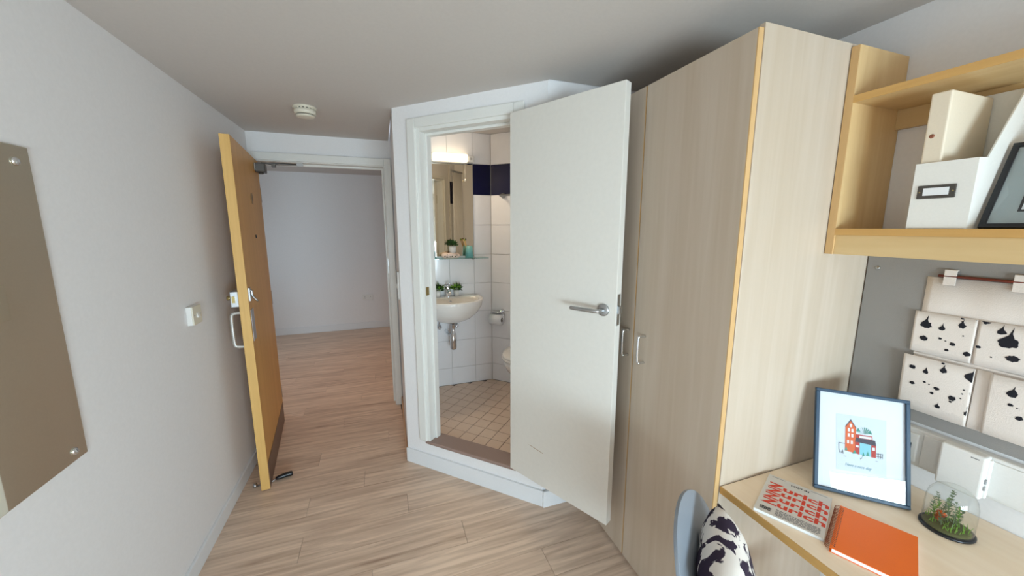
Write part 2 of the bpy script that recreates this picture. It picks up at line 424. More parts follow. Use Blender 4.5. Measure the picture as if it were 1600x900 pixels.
# skirting boards
struct('baseboard_left', G().box(XL, XL+.014, -2.0, 3.19, 0, .075), SKIRT, bevel=.003)
g = G(); dbox(g, SA-.002, SB+.008, -.013, 0, 0, .095); bb = dp(SB+.008, -.013)
g.prism([bb, (dp(SB)[0], 1.665), (1.002, 1.665), (1.002, 1.652), (bb[0]+.002, 1.652)], 0, .095)
struct('baseboard_diagonal', g, SKIRT, bevel=.003)
a = dp(SA)
struct('baseboard_entry_side', G().prism([(a[0]-.012, a[1]+.01), (a[0]-.001, a[1]), (.116, 3.18), (.104, 3.18)], 0, .07), flat('floor_reflection_tan', (206, 170, 140), .5), bevel=.002)  # tan paints the floor's reflection onto the foot of this wall
struct('baseboard_hall', G().box(-2.2, 1.0, 5.915, 5.93, 0, .1), SKIRT, bevel=.003)
# hall shell
struct('wall_hall_far', G().box(-2.3, 1.1, 5.93, 6.03, -.05, 2.4), WALL)
struct('wall_hall_right', G().box(1.0, 1.1, 3.32, 5.93, -.05, 2.4), WALL)
g = G(); g.box(-2.3, -2.2, 3.2, 4.1, -.05, 2.4).box(-2.3, -2.2, 5.3, 5.93, -.05, 2.4).box(-2.3, -2.2, 4.1, 5.3, -.05, .75).box(-2.3, -2.2, 4.1, 5.3, 1.95, 2.4)
struct('wall_hall_left', g, WALL)
g = G(); g.box(-2.2, XL-.1, 3.2, 3.32, -.05, 2.35); struct('wall_hall_near', g, WALL)
# windows
def window(name, T, wd, ht, blind):
    f = G()
    f.box(0, wd, -.03, .03, 0, .05, T).box(0, wd, -.03, .03, ht-.05, ht, T).box(0, .05, -.03, .03, .05, ht-.05, T).box(wd-.05, wd, -.03, .03, .05, ht-.05, T).box(wd/2-.03, wd/2+.03, -.03, .03, .05, ht-.05, T)
    r = struct(name, f, TRIM)
    for x0, x1 in ((.05, wd/2-.03), (wd/2+.03, wd-.05)):
        obj('pane', G().box(x0, x1, -.003, .003, .05, ht-.05, T), PANE, r)
    if blind:
        obj('roller_blind', G().box(.02, wd-.02, .045, .049, ht-.65, ht-.01, T).box(.02, wd-.02, .04, .054, ht-.67, ht-.65, T), BLIND, r)
    return r
window('window_1', Matrix.Translation((WX0, -2.05, WZ0)), WX1-WX0, WZ1-WZ0, True)
window('added_hall_window', frameT((-2.25, 5.3, .75), (0, -1, 0), (1, 0, 0), (0, 0, 1)), 1.2, 1.2, False)  # unseen window, added to bring light into the hall

# ---- entry doorway frame
g = G()
g.box(EX0-.03, EX0, 3.2, 3.334, 0, EZ+.03).box(EX1, EX1+.03, 3.186, 3.334, 0, EZ+.03).box(EX0, EX1, 3.186, 3.334, EZ, EZ+.03)
fr = struct('trim_1', g, TRIM, bevel=.002)
obj('architrave', G().box(EX1+.006, EX1+.055, 3.172, 3.188, 0, EZ+.06).box(XL+.001, EX1+.006, 3.172, 3.188, EZ+.006, EZ+.06), TRIM, fr, .003)
obj('door_stop', G().box(EX1-.014, EX1, 3.26, 3.30, 0, EZ).box(EX0, EX0+.014, 3.26, 3.30, 0, EZ).box(EX0+.014, EX1-.014, 3.26, 3.30, EZ-.014, EZ), TRIM, fr, .002)
obj('strike_plate', G().box(EX1-.0025, EX1, 3.195, 3.235, 1.15, 1.27), STEEL, fr)
# ---- bathroom doorway frame
g = G(); dbox(g, O0, O0+.03, -.005, .105, OZ0+.02, OZ1); dbox(g, O1-.03, O1, -.005, .105, OZ0+.02, OZ1); dbox(g, O0+.03, O1-.03, -.005, .105, OZ1-.03, OZ1)
fb = struct('trim_2', g, TRIM, bevel=.002)
g = G(); dbox(g, O0-.045, O0+.01, -.018, 0, .185, OZ1+.04); dbox(g, O1-.01, O1+.045, -.018, 0, .185, OZ1+.04); dbox(g, O0+.01, O1-.01, -.018, 0, OZ1-.012, OZ1+.04)
obj('architrave', g, TRIM, fb, .004)
g = G(); dbox(g, O0+.03, O0+.045, .045, .085, OZ0+.02, OZ1-.03); dbox(g, O1-.045, O1-.03, .045, .085, OZ0+.02, OZ1-.03); dbox(g, O0+.045, O1-.045, .045, .085, OZ1-.045, OZ1-.03)
obj('door_stop', g, TRIM, fb, .003)
g = G(); dbox(g, O0+.03, O0+.0325, .008, .035, 1.12, 1.17); obj('strike_plate', g, BRASS, fb)
g = G(); dbox(g, O0-.005, O1+.005, -.012, .11, OZ0, OZ0+.02); struct('trim_3', g, THRESH, bevel=.006)

# ================================================================== ENTRY DOOR LEAF
hx, hy = -.815, 3.195; fx, fy = -.706, 2.315
ang = math.atan2(fy-hy, fx-hx); Lw = math.hypot(fx-hx, fy-hy)
ed = thing('door_1', 'open orange-brown veneered entry door with pale edge, standing along left wall', 'door', (hx, hy, 0), ang)
ed['kind'] = 'structure'
# local: x from hinge to free edge, +y = face towards the room's right
def lg(name, g, mat, parent, **k): return obj(name, g, mat, parent, local=True, **k)
lg('leaf', G().box(.0, Lw-.008, -.022, .022, .008, 1.983), DOORW, ed, bevel=.001)
lg('edge_lipping', G().box(Lw-.008, Lw, -.022, .022, .008, 1.983), DOORE, ed, bevel=.001, label='pale worn wooden edge lipping')
lg('kick_plate', G().box(.02, Lw-.012, .022, .0245, .012, .165), KICK, ed)
pp = lg('push_plate', G().box(Lw-.10, Lw-.022, .022, .025, .90, 1.075), STEEL, ed, bevel=.001)
g = G(); g.tube(smooth_path([(Lw-.045, .022, 1.18), (Lw-.045, .034, 1.178), (Lw-.045, .036, 1.15), (Lw-.052, .056, 1.118)], 4), .006, 8); g.box(Lw-.062, Lw-.028, .022, .028, 1.125, 1.195)
lg('cylinder_pull', g, STEEL, ed)
lg('door_sign', G().lathe([(.0, 0), (.034, 0), (.034, .003), (.0, .003)], (0, 0, 0), 24, frameT((.42, .022, 1.70), (1, 0, 0), (0, 0, 1), (0, 1, 0))), flat('sign_face', (150, 118, 80), .5), ed)
lg('spy_hole', G().lathe([(.0, 0), (.011, 0), (.011, .004), (.006, .005), (0, .005)], (0, 0, 0), 16, frameT((.42, .022, 1.465), (1, 0, 0), (0, 0, 1), (0, 1, 0))), BLACK, ed)
nl = lg('night_latch', G().box(Lw-.09, Lw-.002, -.058, -.022, 1.10, 1.185), STEEL, ed, bevel=.003)
lg('latch_bolt', G().box(Lw-.002, Lw+.004, -.050, -.036, 1.125, 1.16), BRASS, nl)
lg('latch_knob', G().cyl((Lw-.05, -.058, 1.145), (Lw-.05, -.080, 1.145), .012), BRASS, nl)
hp = [(Lw-.05, -.022, 1.06), (Lw-.05, -.056, 1.058), (Lw-.05, -.070, 1.035), (Lw-.05, -.070, .895), (Lw-.05, -.056, .872), (Lw-.05, -.022, .87)]
lg('pull_handle', G().tube(smooth_path(hp, 4), .0095, 10), ALU, ed)
cl = lg('door_closer', G().box(.065, .17, .022, .082, 1.895, 1.955).lathe([(.0, 0), (.017, 0), (.017, .014), (.0, .014)], (.13, .052, 1.883), 16), DGREY, ed, bevel=.006)
lg('closer_cap', G().box(.05, .20, .022, .030, 1.90, 1.95), STEEL, cl, bevel=.008)
E1 = WM(ed).inverted()
pA, pM, pB = Vector((.105, .055, 1.962)), E1 @ Vector((-.68, 3.13, 1.965)), E1 @ Vector((-.52, 3.165, 1.972))
lg('closer_arm', G().tube([pA, pA.lerp(pM, .5), pM, pM.lerp(pB, .5), pB], [.005, .006, .010, .008, .005], 8).box(-.03, .03, -.012, .012, -.022, -.006, Matrix.Translation(pM)), DGREY, cl)
lg('closer_bracket', G().box(-.02, .02, -.012, .0, -.012, .012, Matrix.Translation(pB) @ Matrix.Rotation(-ang, 4, 'Z')), STEEL, cl)
for z in (.25, 1.0, 1.75): lg('hinge', G().cyl((-.004, .018, z-.05), (-.004, .018, z+.05), .007, 12), STEEL, ed)
# wedge tool under the door
ws = thing('door_wedge', 'black-handled metal rod jammed under the open entry door as a door stop', 'doorstop', (-.70, 2.41, 0))
obj('rod', G().tube([(-.765, 2.375, .004), (-.690, 2.396, .004), (-.670, 2.402, .014)], .0035, 8), STEEL, ws)
obj('grip', G().tube(smooth_path([(-.675, 2.40, .014), (-.655, 2.405, .016), (-.62, 2.415, .018), (-.595, 2.421, .017), (-.588, 2.423, .017)], 3), [.008, .010, .012, .013, .013, .014, .014, .014, .015, .015, .014, .012, .006], 12), BLACK, ws)
obj('ferrule', G().tube([(-.785, 2.370, .012), (-.765, 2.375, .012)], .012, 10), STEEL, ws)

# ================================================================== BATHROOM DOOR LEAF
P0 = Vector((.622, 1.787, 0))*.98; P1 = Vector((.895, 1.255, 0))*.98; bw = (P1-P0).length; ba = math.atan2(P1.y-P0.y, P1.x-P0.x)
bd = thing('door_2', 'open off-white flush bathroom door with steel lever handle and a scratch', 'door', (P0.x, P0.y, .2166), ba)
bd['kind'] = 'structure'
# local x along leaf, +y away from the camera side
lg('leaf', G().box(0, bw, .0, .04, 0, 1.836), OFFW, bd, bevel=.0015)
lp = lg('latch_plate', G().box(bw, bw+.0015, .008, .030, .911, 1.039), STEEL, bd)
lg('latch_bolt', G().box(bw, bw+.011, .012, .028, .96, .99), STEEL, lp)
for z in (.23, 1.0, 1.62): lg('hinge', G().cyl((-.004, .036, z-.045), (-.004, .036, z+.045), .006, 12), BRASS, bd)
hz = .97; hxx = bw-.055
rose = lg('handle_rose', G().lathe([(0, 0), (.026, 0), (.026, .007), (.023, .009), (0, .009)], (0, 0, 0), 28, frameT((hxx, 0, hz), (1, 0, 0), (0, 0, 1), (0, -1, 0))), STEEL, bd)
lg('lever', G().tube(smooth_path([(hxx, 0, hz), (hxx, -.038, hz), (hxx-.015, -.05, hz), (hxx-.05, -.052, hz), (hxx-.115, -.052, hz-.001), (hxx-.125, -.05, hz-.001)], 5), [.009]*24+[.0085, .007], 12), STEEL, rose)
lg('lever_inside', G().tube(smooth_path([(hxx, .04, hz), (hxx, .078, hz), (hxx-.015, .088, hz), (hxx-.12, .09, hz)], 5), .009, 12), STEEL, bd)
sc_ = G(); T = frameT((.0, -.0004, 0), (1, 0, 0), (0, 0, 1), (0, -1, 0))
sc_.faces([T @ Vector(p) for p in ((.125, .195, 0), (.225, .185, 0), (.227, .188, 0), (.150, .196, 0))], [(0, 1, 2, 3)])
lg('scratch', sc_, flat('scratch_brown', (176, 150, 122), .7), bd)

# ================================================================== WARDROBE
WF = 1.0
wr = thing('wardrobe', 'tall pale maple wardrobe with two doors and bow handles', 'wardrobe', (1.3, 1.23, 0))
obj('side_panel', G().box(WF+.001, 1.597, .80, .818, .0, 2.062), MAPLE, wr, .0008)
obj('side_panel', G().box(WF+.001, 1.597, 1.625, 1.643, .0, 2.05), MAPLE, wr, .0008)
obj('top_panel', G().box(WF+.001, 1.597, .818, 1.625, 2.03, 2.05), MAPLE, wr)
obj('back_panel', G().box(1.585, 1.597, .818, 1.625, .04, 2.03), MAPLE, wr)
obj('plinth', G().box(WF+.004, WF+.02, .818, 1.625, .0, .03), MAPLE, wr)
for y0, y1, hyy in ((.803, 1.243, 1.175), (1.247, 1.643, 1.277)):
    d = obj('door', G().box(WF-.018, WF, y0+.003, y1, .025, 2.048), MAPLE, wr, .0006)
    obj('edge_band', G().box(WF-.0178, WF-.0002, y0-.0005, y0+.003, .025, 2.048), EDGE, d)
    zc = 1.035
    hpts = [(WF-.018, hyy, zc+.055), (WF-.043, hyy, zc+.055), (WF-.05, hyy, zc+.046), (WF-.05, hyy, zc-.046), (WF-.043, hyy, zc-.055), (WF-.018, hyy, zc-.055)]
    obj('handle', G().tube(smooth_path(hpts, 4), .005, 10), CHROME, d)

# ================================================================== DESK
DZ = .69
dk = thing('desk', 'maple desk top fixed between the wardrobe and right wall', 'desk', (1.3, 0, 0))
obj('top', G().box(1.003, 1.597, -1.1, .797, DZ-.024, DZ), MAPLED, dk, .0015)
obj('edge_band', G().box(1.0, 1.003, -1.1, .797, DZ-.024, DZ), EDGEY, dk)
obj('end_panel', G().box(1.05, 1.597, -1.1, -1.08, 0, DZ-.024), MAPLE, dk)
obj('support_rail', G().box(1.577, 1.597, -1.08, .797, DZ-.12, DZ-.024), MAPLEY, dk)

# ================================================================== SHELF UNIT
su = thing('wall_shelf', 'open maple wall shelf with two boards above the desk', 'shelf', (1.48, 0, 1.437))
def sp(y0, y1):
    p = obj('side_panel', G().box(1.359, 1.598, y0, y1, 1.437, 2.05), MAPLES, su); obj('edge_band', G().box(1.356, 1.359, y0, y1, 1.437, 2.05), EDGE, p)
sp(.776, .797); sp(-.72, -.70)
s1 = obj('shelf_board', G().box(1.359, 1.598, -.70, .776, 1.889, 1.909), MAPLEY, su); obj('edge_band', G().box(1.356, 1.359, -.70, .776, 1.889, 1.909), EDGEY, s1)
s2 = obj('shelf_board', G().box(1.359, 1.598, -.70, .776, 1.497, 1.517), MAPLEY, su); obj('edge_band', G().box(1.356, 1.359, -.70, .776, 1.497, 1.517), EDGEY, s2)
obj('front_rail', G().box(1.362, 1.380, -.70, .776, 1.437, 1.497), MAPLEY, su, .001)
obj('back_rail', G().box(1.580, 1.598, -.70, .776, 1.83, 1.889), MAPLEY, su, .001)

# ================================================================== PINBOARD, ORGANIZER
pb = thing('pinboard', 'grey fabric pinboard on wall between shelf and desk', 'pinboard', (1.59, 0, .905))
obj('board', G().box(1.588, 1.599, -1.0, .796, .905, 1.436), BOARD, pb, .001)
obj('screw', G().lathe([(0, 0), (.007, 0), (.006, .002), (0, .003)], (0, 0, 0), 16, frameT((1.588, .767, 1.386), (0, 1, 0), (0, 0, 1), (-1, 0, 0))), STEEL, pb)
og = thing('fabric_organizer', 'cream canvas hanging pocket organizer with black ink blots on the grey pinboard', 'organizer', (1.583, .46, .945))
YL, YR = .640, .270
def sheet(y0, y1, z0, z1, fn, ny=24, nz=5, th=.002):
    g = G(); vs = []; fs = []
    for i in range(ny+1):
        for j in range(nz+1):
            u = i/ny; v = j/nz; yy = y0+(y1-y0)*u; zz = z0+(z1-z0)*v; vs.append((fn(yy, v), yy, zz))
    n0 = len(vs); vs += [(x+th, y_, z_) for x, y_, z_ in vs]
    k = nz+1
    for i in range(ny):
        for j in range(nz):
            a, b_, c_, d_ = i*k+j, (i+1)*k+j, (i+1)*k+j+1, i*k+j+1; fs += [(a, b_, c_, d_), (n0+d_, n0+c_, n0+b_, n0+a)]
    for i in range(ny):
        for j in (0, nz): a, b_ = i*k+j, (i+1)*k+j; fs.append((a, b_, n0+b_, n0+a))
    for j in range(nz):
        for i in (0, ny): a, b_ = i*k+j, i*k+j+1; fs.append((a, b_, n0+b_, n0+a))
    return g.faces(vs, fs, True)
obj('backing_panel', sheet(YL, YR, .945, 1.372, lambda y, v: 1.5845+.0008*math.sin(y*60)), CANVAS, og)
obj('hanging_rod', G().cyl((1.580, .615, 1.378), (1.580, .29, 1.378), .004, 10), DOWEL, og)
for yc in (.590, .460, .330):
    obj('strap', G().box(1.5765, 1.5785, yc-.013, yc+.013, 1.352, 1.397).box(1.5785, 1.587, yc-.013, yc+.013, 1.395, 1.397), CANVAS, og, .0005)
def f1(y, v): return 1.580-.002*math.sin(min(1, v)*PI*.5)
def f2a(c, h):
    return lambda y, v: 1.577-(.004+.010*v)*max(0, math.cos((y-c)/h*PI/2))**.4
blots = {  # pocket -> list of (px, py, size px)
 'p1': [(1447, 507, 6.5, 1), (1443, 528, 4.5, 0), (1472, 513, 3.6, 1), (1503.5, 509.5, 4, 1), (1504, 498, 1.8, 0), (1504, 503, 1.2, 0), (1469, 529, 2, 0), (1488, 538, 3.2, 0), (1478.5, 547, 2.4, 0), (1510, 553.5, 4, 0), (1528, 497, 2, 0), (1477, 533, 1, 0), (1505, 525, 1, 0)],
 'p2': [(1543, 502, 5, 0), (1565.5, 519, 4.5, 1), (1576, 536, 9, 1), (1581, 561, 5.5, 0), (1528, 542, 2.5, 0), (1548, 558, 1.2, 0), (1592, 562, 1.3, 0)],
 'p3': [(1429, 572, 4, 0), (1428, 597, 3, 0), (1450, 580, 3.4, 1), (1478, 578.5, 4.2, 1), (1478, 567, 1.8, 0), (1447.5, 596, 1.8, 0), (1466, 606.5, 3.2, 0), (1458.5, 613.5, 2.3, 0), (1523, 590, 7.5, 1), (1548, 582, 2.5, 0), (1490, 622, 4.2, 0), (1466, 635, 3, 1), (1487, 627, 1.8, 0), (1538, 620.5, 3.5, 0), (1515, 647, 5, 1), (1537, 645, 5, 0), (1455, 600, 1, 0), (1509, 609, 1.2, 0), (1506, 615, 1, 0), (1503, 622, 1.1, 0)],
 'p4': [(1561, 593, 5, 1), (1564, 613, 6, 0)],
 'p5': [(1586, 615, 5, 1), (1582, 632, 2.4, 0), (1595.5, 653, 3.5, 0), (1592, 637, 1, 0)],
}
def pixray(px, py): return F*579+Rt*(px-800)+Up*(450-py)
def onx(px, py, X):
    d = pixray(px, py); t = X/d.x; return Vector((0, 0, 1.52))+d*t
def blot(g, fn, z0, z1, yl, yr, px, py, s, tail, rnd):
    c = onx(px, py, 1.578); r = s*.00215; n = 18; vs = []
    for k in range(n):
        a_ = 2*PI*k/n; rr = r*rnd.uniform(.78, 1.15); dy = rr*math.cos(a_)*.95; dz = rr*math.sin(a_)*.8
        if tail and abs(a_-PI*.45) < .5: dz += r*1.6*(1-abs(a_-PI*.45)/.5); dy *= .5; dy -= r*.35*(1-abs(a_-PI*.45)/.5)
        vs.append((c.y+dy, c.z+dz))
    vs = [(min(max(y_, yr+.001), yl-.001), min(max(z_, z0+.001), z1-.001)) for y_, z_ in vs]
    pts = [(fn(y_, (z_-z0)/(z1-z0))-.0006, y_, z_) for y_, z_ in vs]
    cy_, cz_ = min(max(c.y, yr+.002), yl-.002), min(max(c.z, z0+.002), z1-.002)
    pts.append((fn(cy_, (cz_-z0)/(z1-z0))-.0008, cy_, cz_))
    g.faces(pts, [(k, (k+1) % n, n) for k in range(n)])
rnd = random.Random(3)
def pocket(y0, y1, z0, z1, fn, key):
    p = obj('pocket', sheet(y0, y1, z0, z1, fn), CANVAS, og)
    if key:
        g = G()
        for b_ in blots[key]: blot(g, fn, z0, z1, y0, y1, *b_[:3], b_[3], rnd)
        obj('ink_print', g, INK, p)['kind'] = 'stuff'
    return p
pocket(.650, .520, 1.135, 1.263, f1, 'p1'); pocket(.516, .390, 1.135, 1.263, f1, 'p2'); pocket(.386, .262, 1.135, 1.263, f1, None)
pocket(.654, .503, .948, 1.124, f2a(.60, .13), 'p3'); pocket(.502, .474, .948, 1.124, lambda y, v: 1.579-.002*v, 'p4'); pocket(.473, .33, .948, 1.124, f2a(.41, .12), 'p5')
obj('seam', G().box(1.5815, 1.584, YR, YL, 1.126, 1.132), CANVAS, og)

# ================================================================== TRUNKING + ROUTER
tr = thing('cable_trunking', 'long white plastic dado trunking along the wall above the desk', 'trunking', (1.58, 0, .765))
obj('channel', G().box(1.568, 1.599, -1.05, .797, .770, .893), WPLAS, tr, .005)
obj('cover', G().box(1.563, 1.569, -1.05, .575, .780, .883), WPLAS, tr, .001)
so = obj('socket_plate', G().box(1.560, 1.569, .585, .73, .785, .878), WPLAS, tr, .003)
obj('rocker', G().box(1.556, 1.561, .598, .608, .825, .845), BLACK, so, .001)
rt = thing('router', 'white wireless router box mounted on the trunking behind the glass dome', 'router', (1.55, .485, .768))
obj('case', G().box(1.530, 1.5625, .437, .527, .770, .897), WPLAS, rt, .006, 3)
obj('back_bracket', G().box(1.545, 1.556, .432, .442, .775, .89), WPLAS, rt, .002)
obj('port', G().box(1.538, 1.545, .4335, .438, .80, .812).box(1.538, 1.545, .4335, .438, .82, .832), SILVER, rt)
g = G(); x = 0
for w2 in (.0024, .0018, .0022, .0026, .0016, .0024): g.box(x, x+w2, 0, .0022, -.0002, .0002, frameT((1.5298, .466, .884), (0, -1, 0), (0, 0, 1))); x += w2+.0006
obj('small_lettering', g, GREYI, rt)['kind'] = 'stuff'

# ================================================================== FRAMED PRINT ON DESK
BL = Vector((1.281, .695, DZ)); BR = Vector((1.443, .532, DZ)); TL = Vector((1.353, .767, .99))
X = (BR-BL).normalized(); Y = (TL-BL); H = Y.length; Y.normalize(); W_ = (BR-BL).length
T = frameT(BL+Vector((0, 0, .002)), X, Y)       # +z towards camera side
if (T.to_3x3() @ Vector((0, 0, 1))).y > 0: print('frame normal away')
pf = thing('picture_frame', 'blue framed house illustration leaning at the wardrobe end of desk', 'picture', (1.36, .63, DZ))
fw = .010
g = G(); g.box(0, W_, 0, fw, -.008, .010, T).box(0, W_, H-fw, H, -.008, .010, T).box(0, fw, fw, H-fw, -.008, .010, T).box(W_-fw, W_, fw, H-fw, -.008, .010, T)
obj('frame', g, BLUEF, pf, .0015)
obj('mat_board', G().box(fw, W_-fw, fw, H-fw, -.006, .001, T), PAPER, pf)
obj('glass', G().box(fw, W_-fw, fw, H-fw, .0062, .0072, T), PICG, pf)
obj('strut', G().box(W_/2-.02, W_/2+.02, .02, H*.62, -.012, -.009, T).tube([T @ Vector((W_/2, H*.6, -.012)), (1.475, .727, DZ+.003)], .004, 8), BLACKF, pf)
def I(x, y): return (x, y)
def shp(name, mat, polys, z=.0018):
    g = G()
    for p in polys: g.prism(p, z, z+.0003, T)
    o_ = obj(name, g, mat, ill); o_['kind'] = 'stuff'; return o_
def rc(x0, x1, y0, y1): return [(x0, y0), (x1, y0), (x1, y1), (x0, y1)]
# illustration coordinates in metres on the picture plane (origin bottom-left of the frame)
def u(px, py): # crop px (720x900 zoom of 1270..1430, 600..800) -> picture plane
    sx = 1270+px/4.5; sy = 600+py/4.5
    d = pixray(sx, sy); n = X.cross(Y); o_ = Vector((0, 0, 1.52)); t = (BL-o_).dot(n)/d.dot(n); P = o_+d*t-BL
    return (P.dot(X), P.dot(Y))
def up(*ps): return [u(*p) for p in ps]
ill = obj('illustration', G().prism(up((162, 208), (515, 262), (515, 662), (162, 600)), .001, .0015, T), PALEP, pf)
shp('tower', ORP, [up((228, 297), (302, 312), (300, 490), (224, 470))])
shp('gable', ORP, [up((228, 297), (266, 256), (302, 312))], .0019)
shp('gable_roof', CHAR, [up((226, 300), (266, 252), (268, 260), (230, 302)), up((266, 252), (305, 314), (300, 314), (264, 260))], .0022)
shp('brick_wing', DRED, [up((300, 355), (416, 372), (418, 400), (300, 385)), up((296, 400), (328, 408), (326, 500), (294, 488)), up((408, 420), (442, 425), (442, 525), (408, 518))], .0020)
shp('shopfront', AQUA, [up((328, 415), (408, 432), (406, 515), (326, 497))], .0019)
shp('awning', CHAR, [up((302, 378), (436, 403), (443, 440), (294, 408))], .0023)
shp('sign', PAPER, [up((325, 366), (410, 378), (410, 394), (325, 382))], .0023)
wn = []
for (cx_, cy_) in ((252, 325), (277, 331), (251, 361), (276, 366), (246, 408), (272, 413), (266, 295)):
    wn.append(up((cx_-7, cy_-13), (cx_+7, cy_-11), (cx_+7, cy_+13), (cx_-7, cy_+11)))
wn += [up((300, 432), (320, 436), (320, 450), (300, 446)), up((416, 450), (434, 453), (434, 474), (416, 471))]
shp('windows', PAPER, wn, .0021)
fol = []
for k in range(9):
    a_ = R(200-k*20+180) if False else R(15+k*19); c0 = (362, 356); l = 46
    fol.append(up(c0, (c0[0]+l*math.cos(a_)*1.1-3, c0[1]-l*math.sin(a_)+6*math.cos(a_)-3), (c0[0]+l*math.cos(a_)*1.1+3, c0[1]-l*math.sin(a_)+6*math.cos(a_)+3)))
fol += [up((222, 468), (232, 440), (242, 470)), up((276, 492), (292, 466), (306, 492)), up((302, 335), (318, 312), (334, 340)), up((388, 350), (402, 332), (416, 360))]
fol += [up((345, 515), (352, 480), (362, 508)), up((372, 508), (384, 478), (396, 512))]
shp('foliage', GRN, fol, .0024)
shp('scribbles', GREYI, [up((180, 412), (183, 412), (183, 466), (180, 464)), up((183, 412), (222, 420), (222, 423), (183, 415)), up((443, 492), (490, 500), (490, 503), (443, 495)), up((443, 510), (488, 518), (488, 521), (443, 513)), up((456, 490), (459, 490), (458, 527), (455, 527)), up((472, 493), (475, 493), (474, 530), (471, 530)), up((486, 495), (489, 495), (488, 531), (485, 531)), up((185, 482), (189, 462), (192, 482)), up((198, 488), (208, 462), (213, 492), (209, 492), (206, 474), (201, 490)), up((216, 508), (232, 511), (232, 513), (216, 510)), up((438, 545), (456, 548), (456, 550), (438, 547)), up((330, 528), (345, 520), (346, 524), (332, 532))], .0024)
tx, ty = u(224, 566)
text('caption', 'Have a nice day', .0125, T @ Matrix.Translation((tx, ty-.003, .0018)), flat('caption_teal', (120, 164, 172), .7), ill, shear=.3, sx=.80)

# ================================================================== MAGAZINE
mx_, mu = Vector((.432, -.902, 0)), Vector((.902, .432, 0))
mb = Vector((1.005, .687, DZ))
Tm = frameT(mb, mx_, mu, (0, 0, 1)); MW, MH, MT = .162, .213, .010
mg = thing('magazine', 'travel magazine with red repeated lettering lying on desk by the wardrobe', 'magazine', (1.13, .655, DZ))
obj('pages', G().box(.001, MW-.001, .001, MH-.001, .0012, MT-.001, Tm), PAPER, mg)
cv = obj('cover', G().box(0, MW, 0, MH, MT-.001, MT, Tm).box(0, MW, 0, MH, 0.0002, .0012, Tm).box(0, .001, 0, MH, .0012, MT-.001, Tm), MAGC, mg)
for i in range(4):
    text('title', 'Zurich', .050, Tm @ Matrix.Translation((.010, .145-.0315*i, MT)) @ Matrix.Diagonal((1, .72, 1, 1)), REDP, cv, offset=.0017, sx=1.12)
text('heading', 'LOST IN', .0115, Tm @ Matrix.Translation((.062, .190, MT)), INK, cv, offset=.0003, sx=1.1)
g = G()
for (x0, x1, y_) in ((.010, .045, .204), (.112, .152, .204)): g.box(x0, x1, y_, y_+.0012, MT, MT+.0003, Tm)
rnd = random.Random(9)
for r_ in range(6):
    x = .050
    while x < .150:
        w2 = rnd.uniform(.004, .012); g.box(x, min(x+w2, .152), .008+r_*.0052, .0102+r_*.0052, MT, MT+.0003, Tm); x += w2+.0018
obj('small_print', g, GREYI, cv)['kind'] = 'stuff'
g = G(); x = .012
while x < .040:
    w2 = rnd.choice((.0006, .0012, .0018)); g.box(x, x+w2, .014, .030, MT, MT+.0003, Tm); x += w2+rnd.choice((.0007, .0012))
obj('barcode', g, INK, cv)
# ================================================================== NOTEBOOK
nx, nu = Vector((.40, -.917, 0)).normalized(), Vector((.93, .366, 0)).normalized(); nu = Vector((-nx.y, nx.x, 0))
nb = thing('notebook', 'orange spiral-bound notebook lying on the desk', 'notebook', (1.17, .48, DZ))
Tn = frameT(Vector((1.056, .519, DZ)), nx, nu, (0, 0, 1)); NW, NH, NT = .158, .213, .013
obj('pages', G().box(.006, NW-.001, .0015, NH-.0015, .0015, NT-.0015, Tn), PAPER, nb)
obj('back_cover', G().box(.001, NW, 0, NH, .0002, .0015, Tn), ORANGE, nb)
obj('front_cover', G().box(.001, NW, 0, NH, NT-.0015, NT, Tn), ORANGE, nb)
nr = 26; dots = G(); coil = G()
for k in range(nr):
    yy = .012+k*(NH-.024)/(nr-1)
    dots.lathe([(0, 0), (.0017, 0), (.0017, .0003), (0, .0003)], (0, 0, 0), 8, Tn @ Matrix.Translation((.0095, yy, NT)))
    pts = []
    for j in range(13):
        a_ = 2*PI*j/12; pts.append(Tn @ Vector((-.0005-.0095*math.cos(a_), yy+.002*j/12, NT/2+.0012+.0085*math.sin(a_))))
    coil.tube(pts, .0009, 5)
obj('punch_holes', dots, BLACK, nb); obj('wire_coil', coil, WIRE, nb)

# ================================================================== GLASS DOME TERRARIUM
dc = Vector((1.448, .457, DZ))
dm = thing('glass_dome', 'small glass dome terrarium with artificial plants on a black base', 'terrarium', dc)
obj('base', G().lathe([(0, 0), (.052, 0), (.054, .002), (.054, .006), (.05, .008), (0, .008)], dc, 40), BLACK, dm)
prof = [(.0495, .008), (.0498, .05), (.049, .085), (.045, .105), (.036, .120), (.022, .129), (.008, .132), (.0005, .1325)]
obj('dome', G().lathe(prof, dc, 40, cap=False), DOMEG, dm)
obj('moss', G().lathe([(.0, .009), (.046, .008), (.046, .011), (.036, .014), (.02, .017), (.0, .018)], dc, 24, cap=False), MOSS, dm)
rnd = random.Random(11)
def sprig(col, base, top, n, ll, name='sprig'):
    g = G(); base = Vector(base); top = Vector(top); mid = (base+top)/2+Vector((rnd.uniform(-.006, .006), rnd.uniform(-.006, .006), 0))
    pts = smooth_path([base, mid, top], 6); g.tube(pts, [.0009*(1-.6*i/(len(pts)-1)) for i in range(len(pts))], 5)
    for i in range(n):
        t = .25+.75*i/n; p = pts[min(int(t*(len(pts)-1)), len(pts)-1)]
        for s_ in (-1, 1):
            az = rnd.uniform(0, 2*PI); d = Vector((math.cos(az), math.sin(az), rnd.uniform(.2, .8))).normalized()*ll*(1.2-t*.7)
            sd = d.cross(Vector((0, 0, 1))).normalized()*ll*.16
            q = p+d
            if (q-dc).xy.length > .042: continue
            g.faces([p, p+d*.5+sd, q, p+d*.5-sd], [(0, 1, 2, 3)])
    return obj(name, g, col, dm)
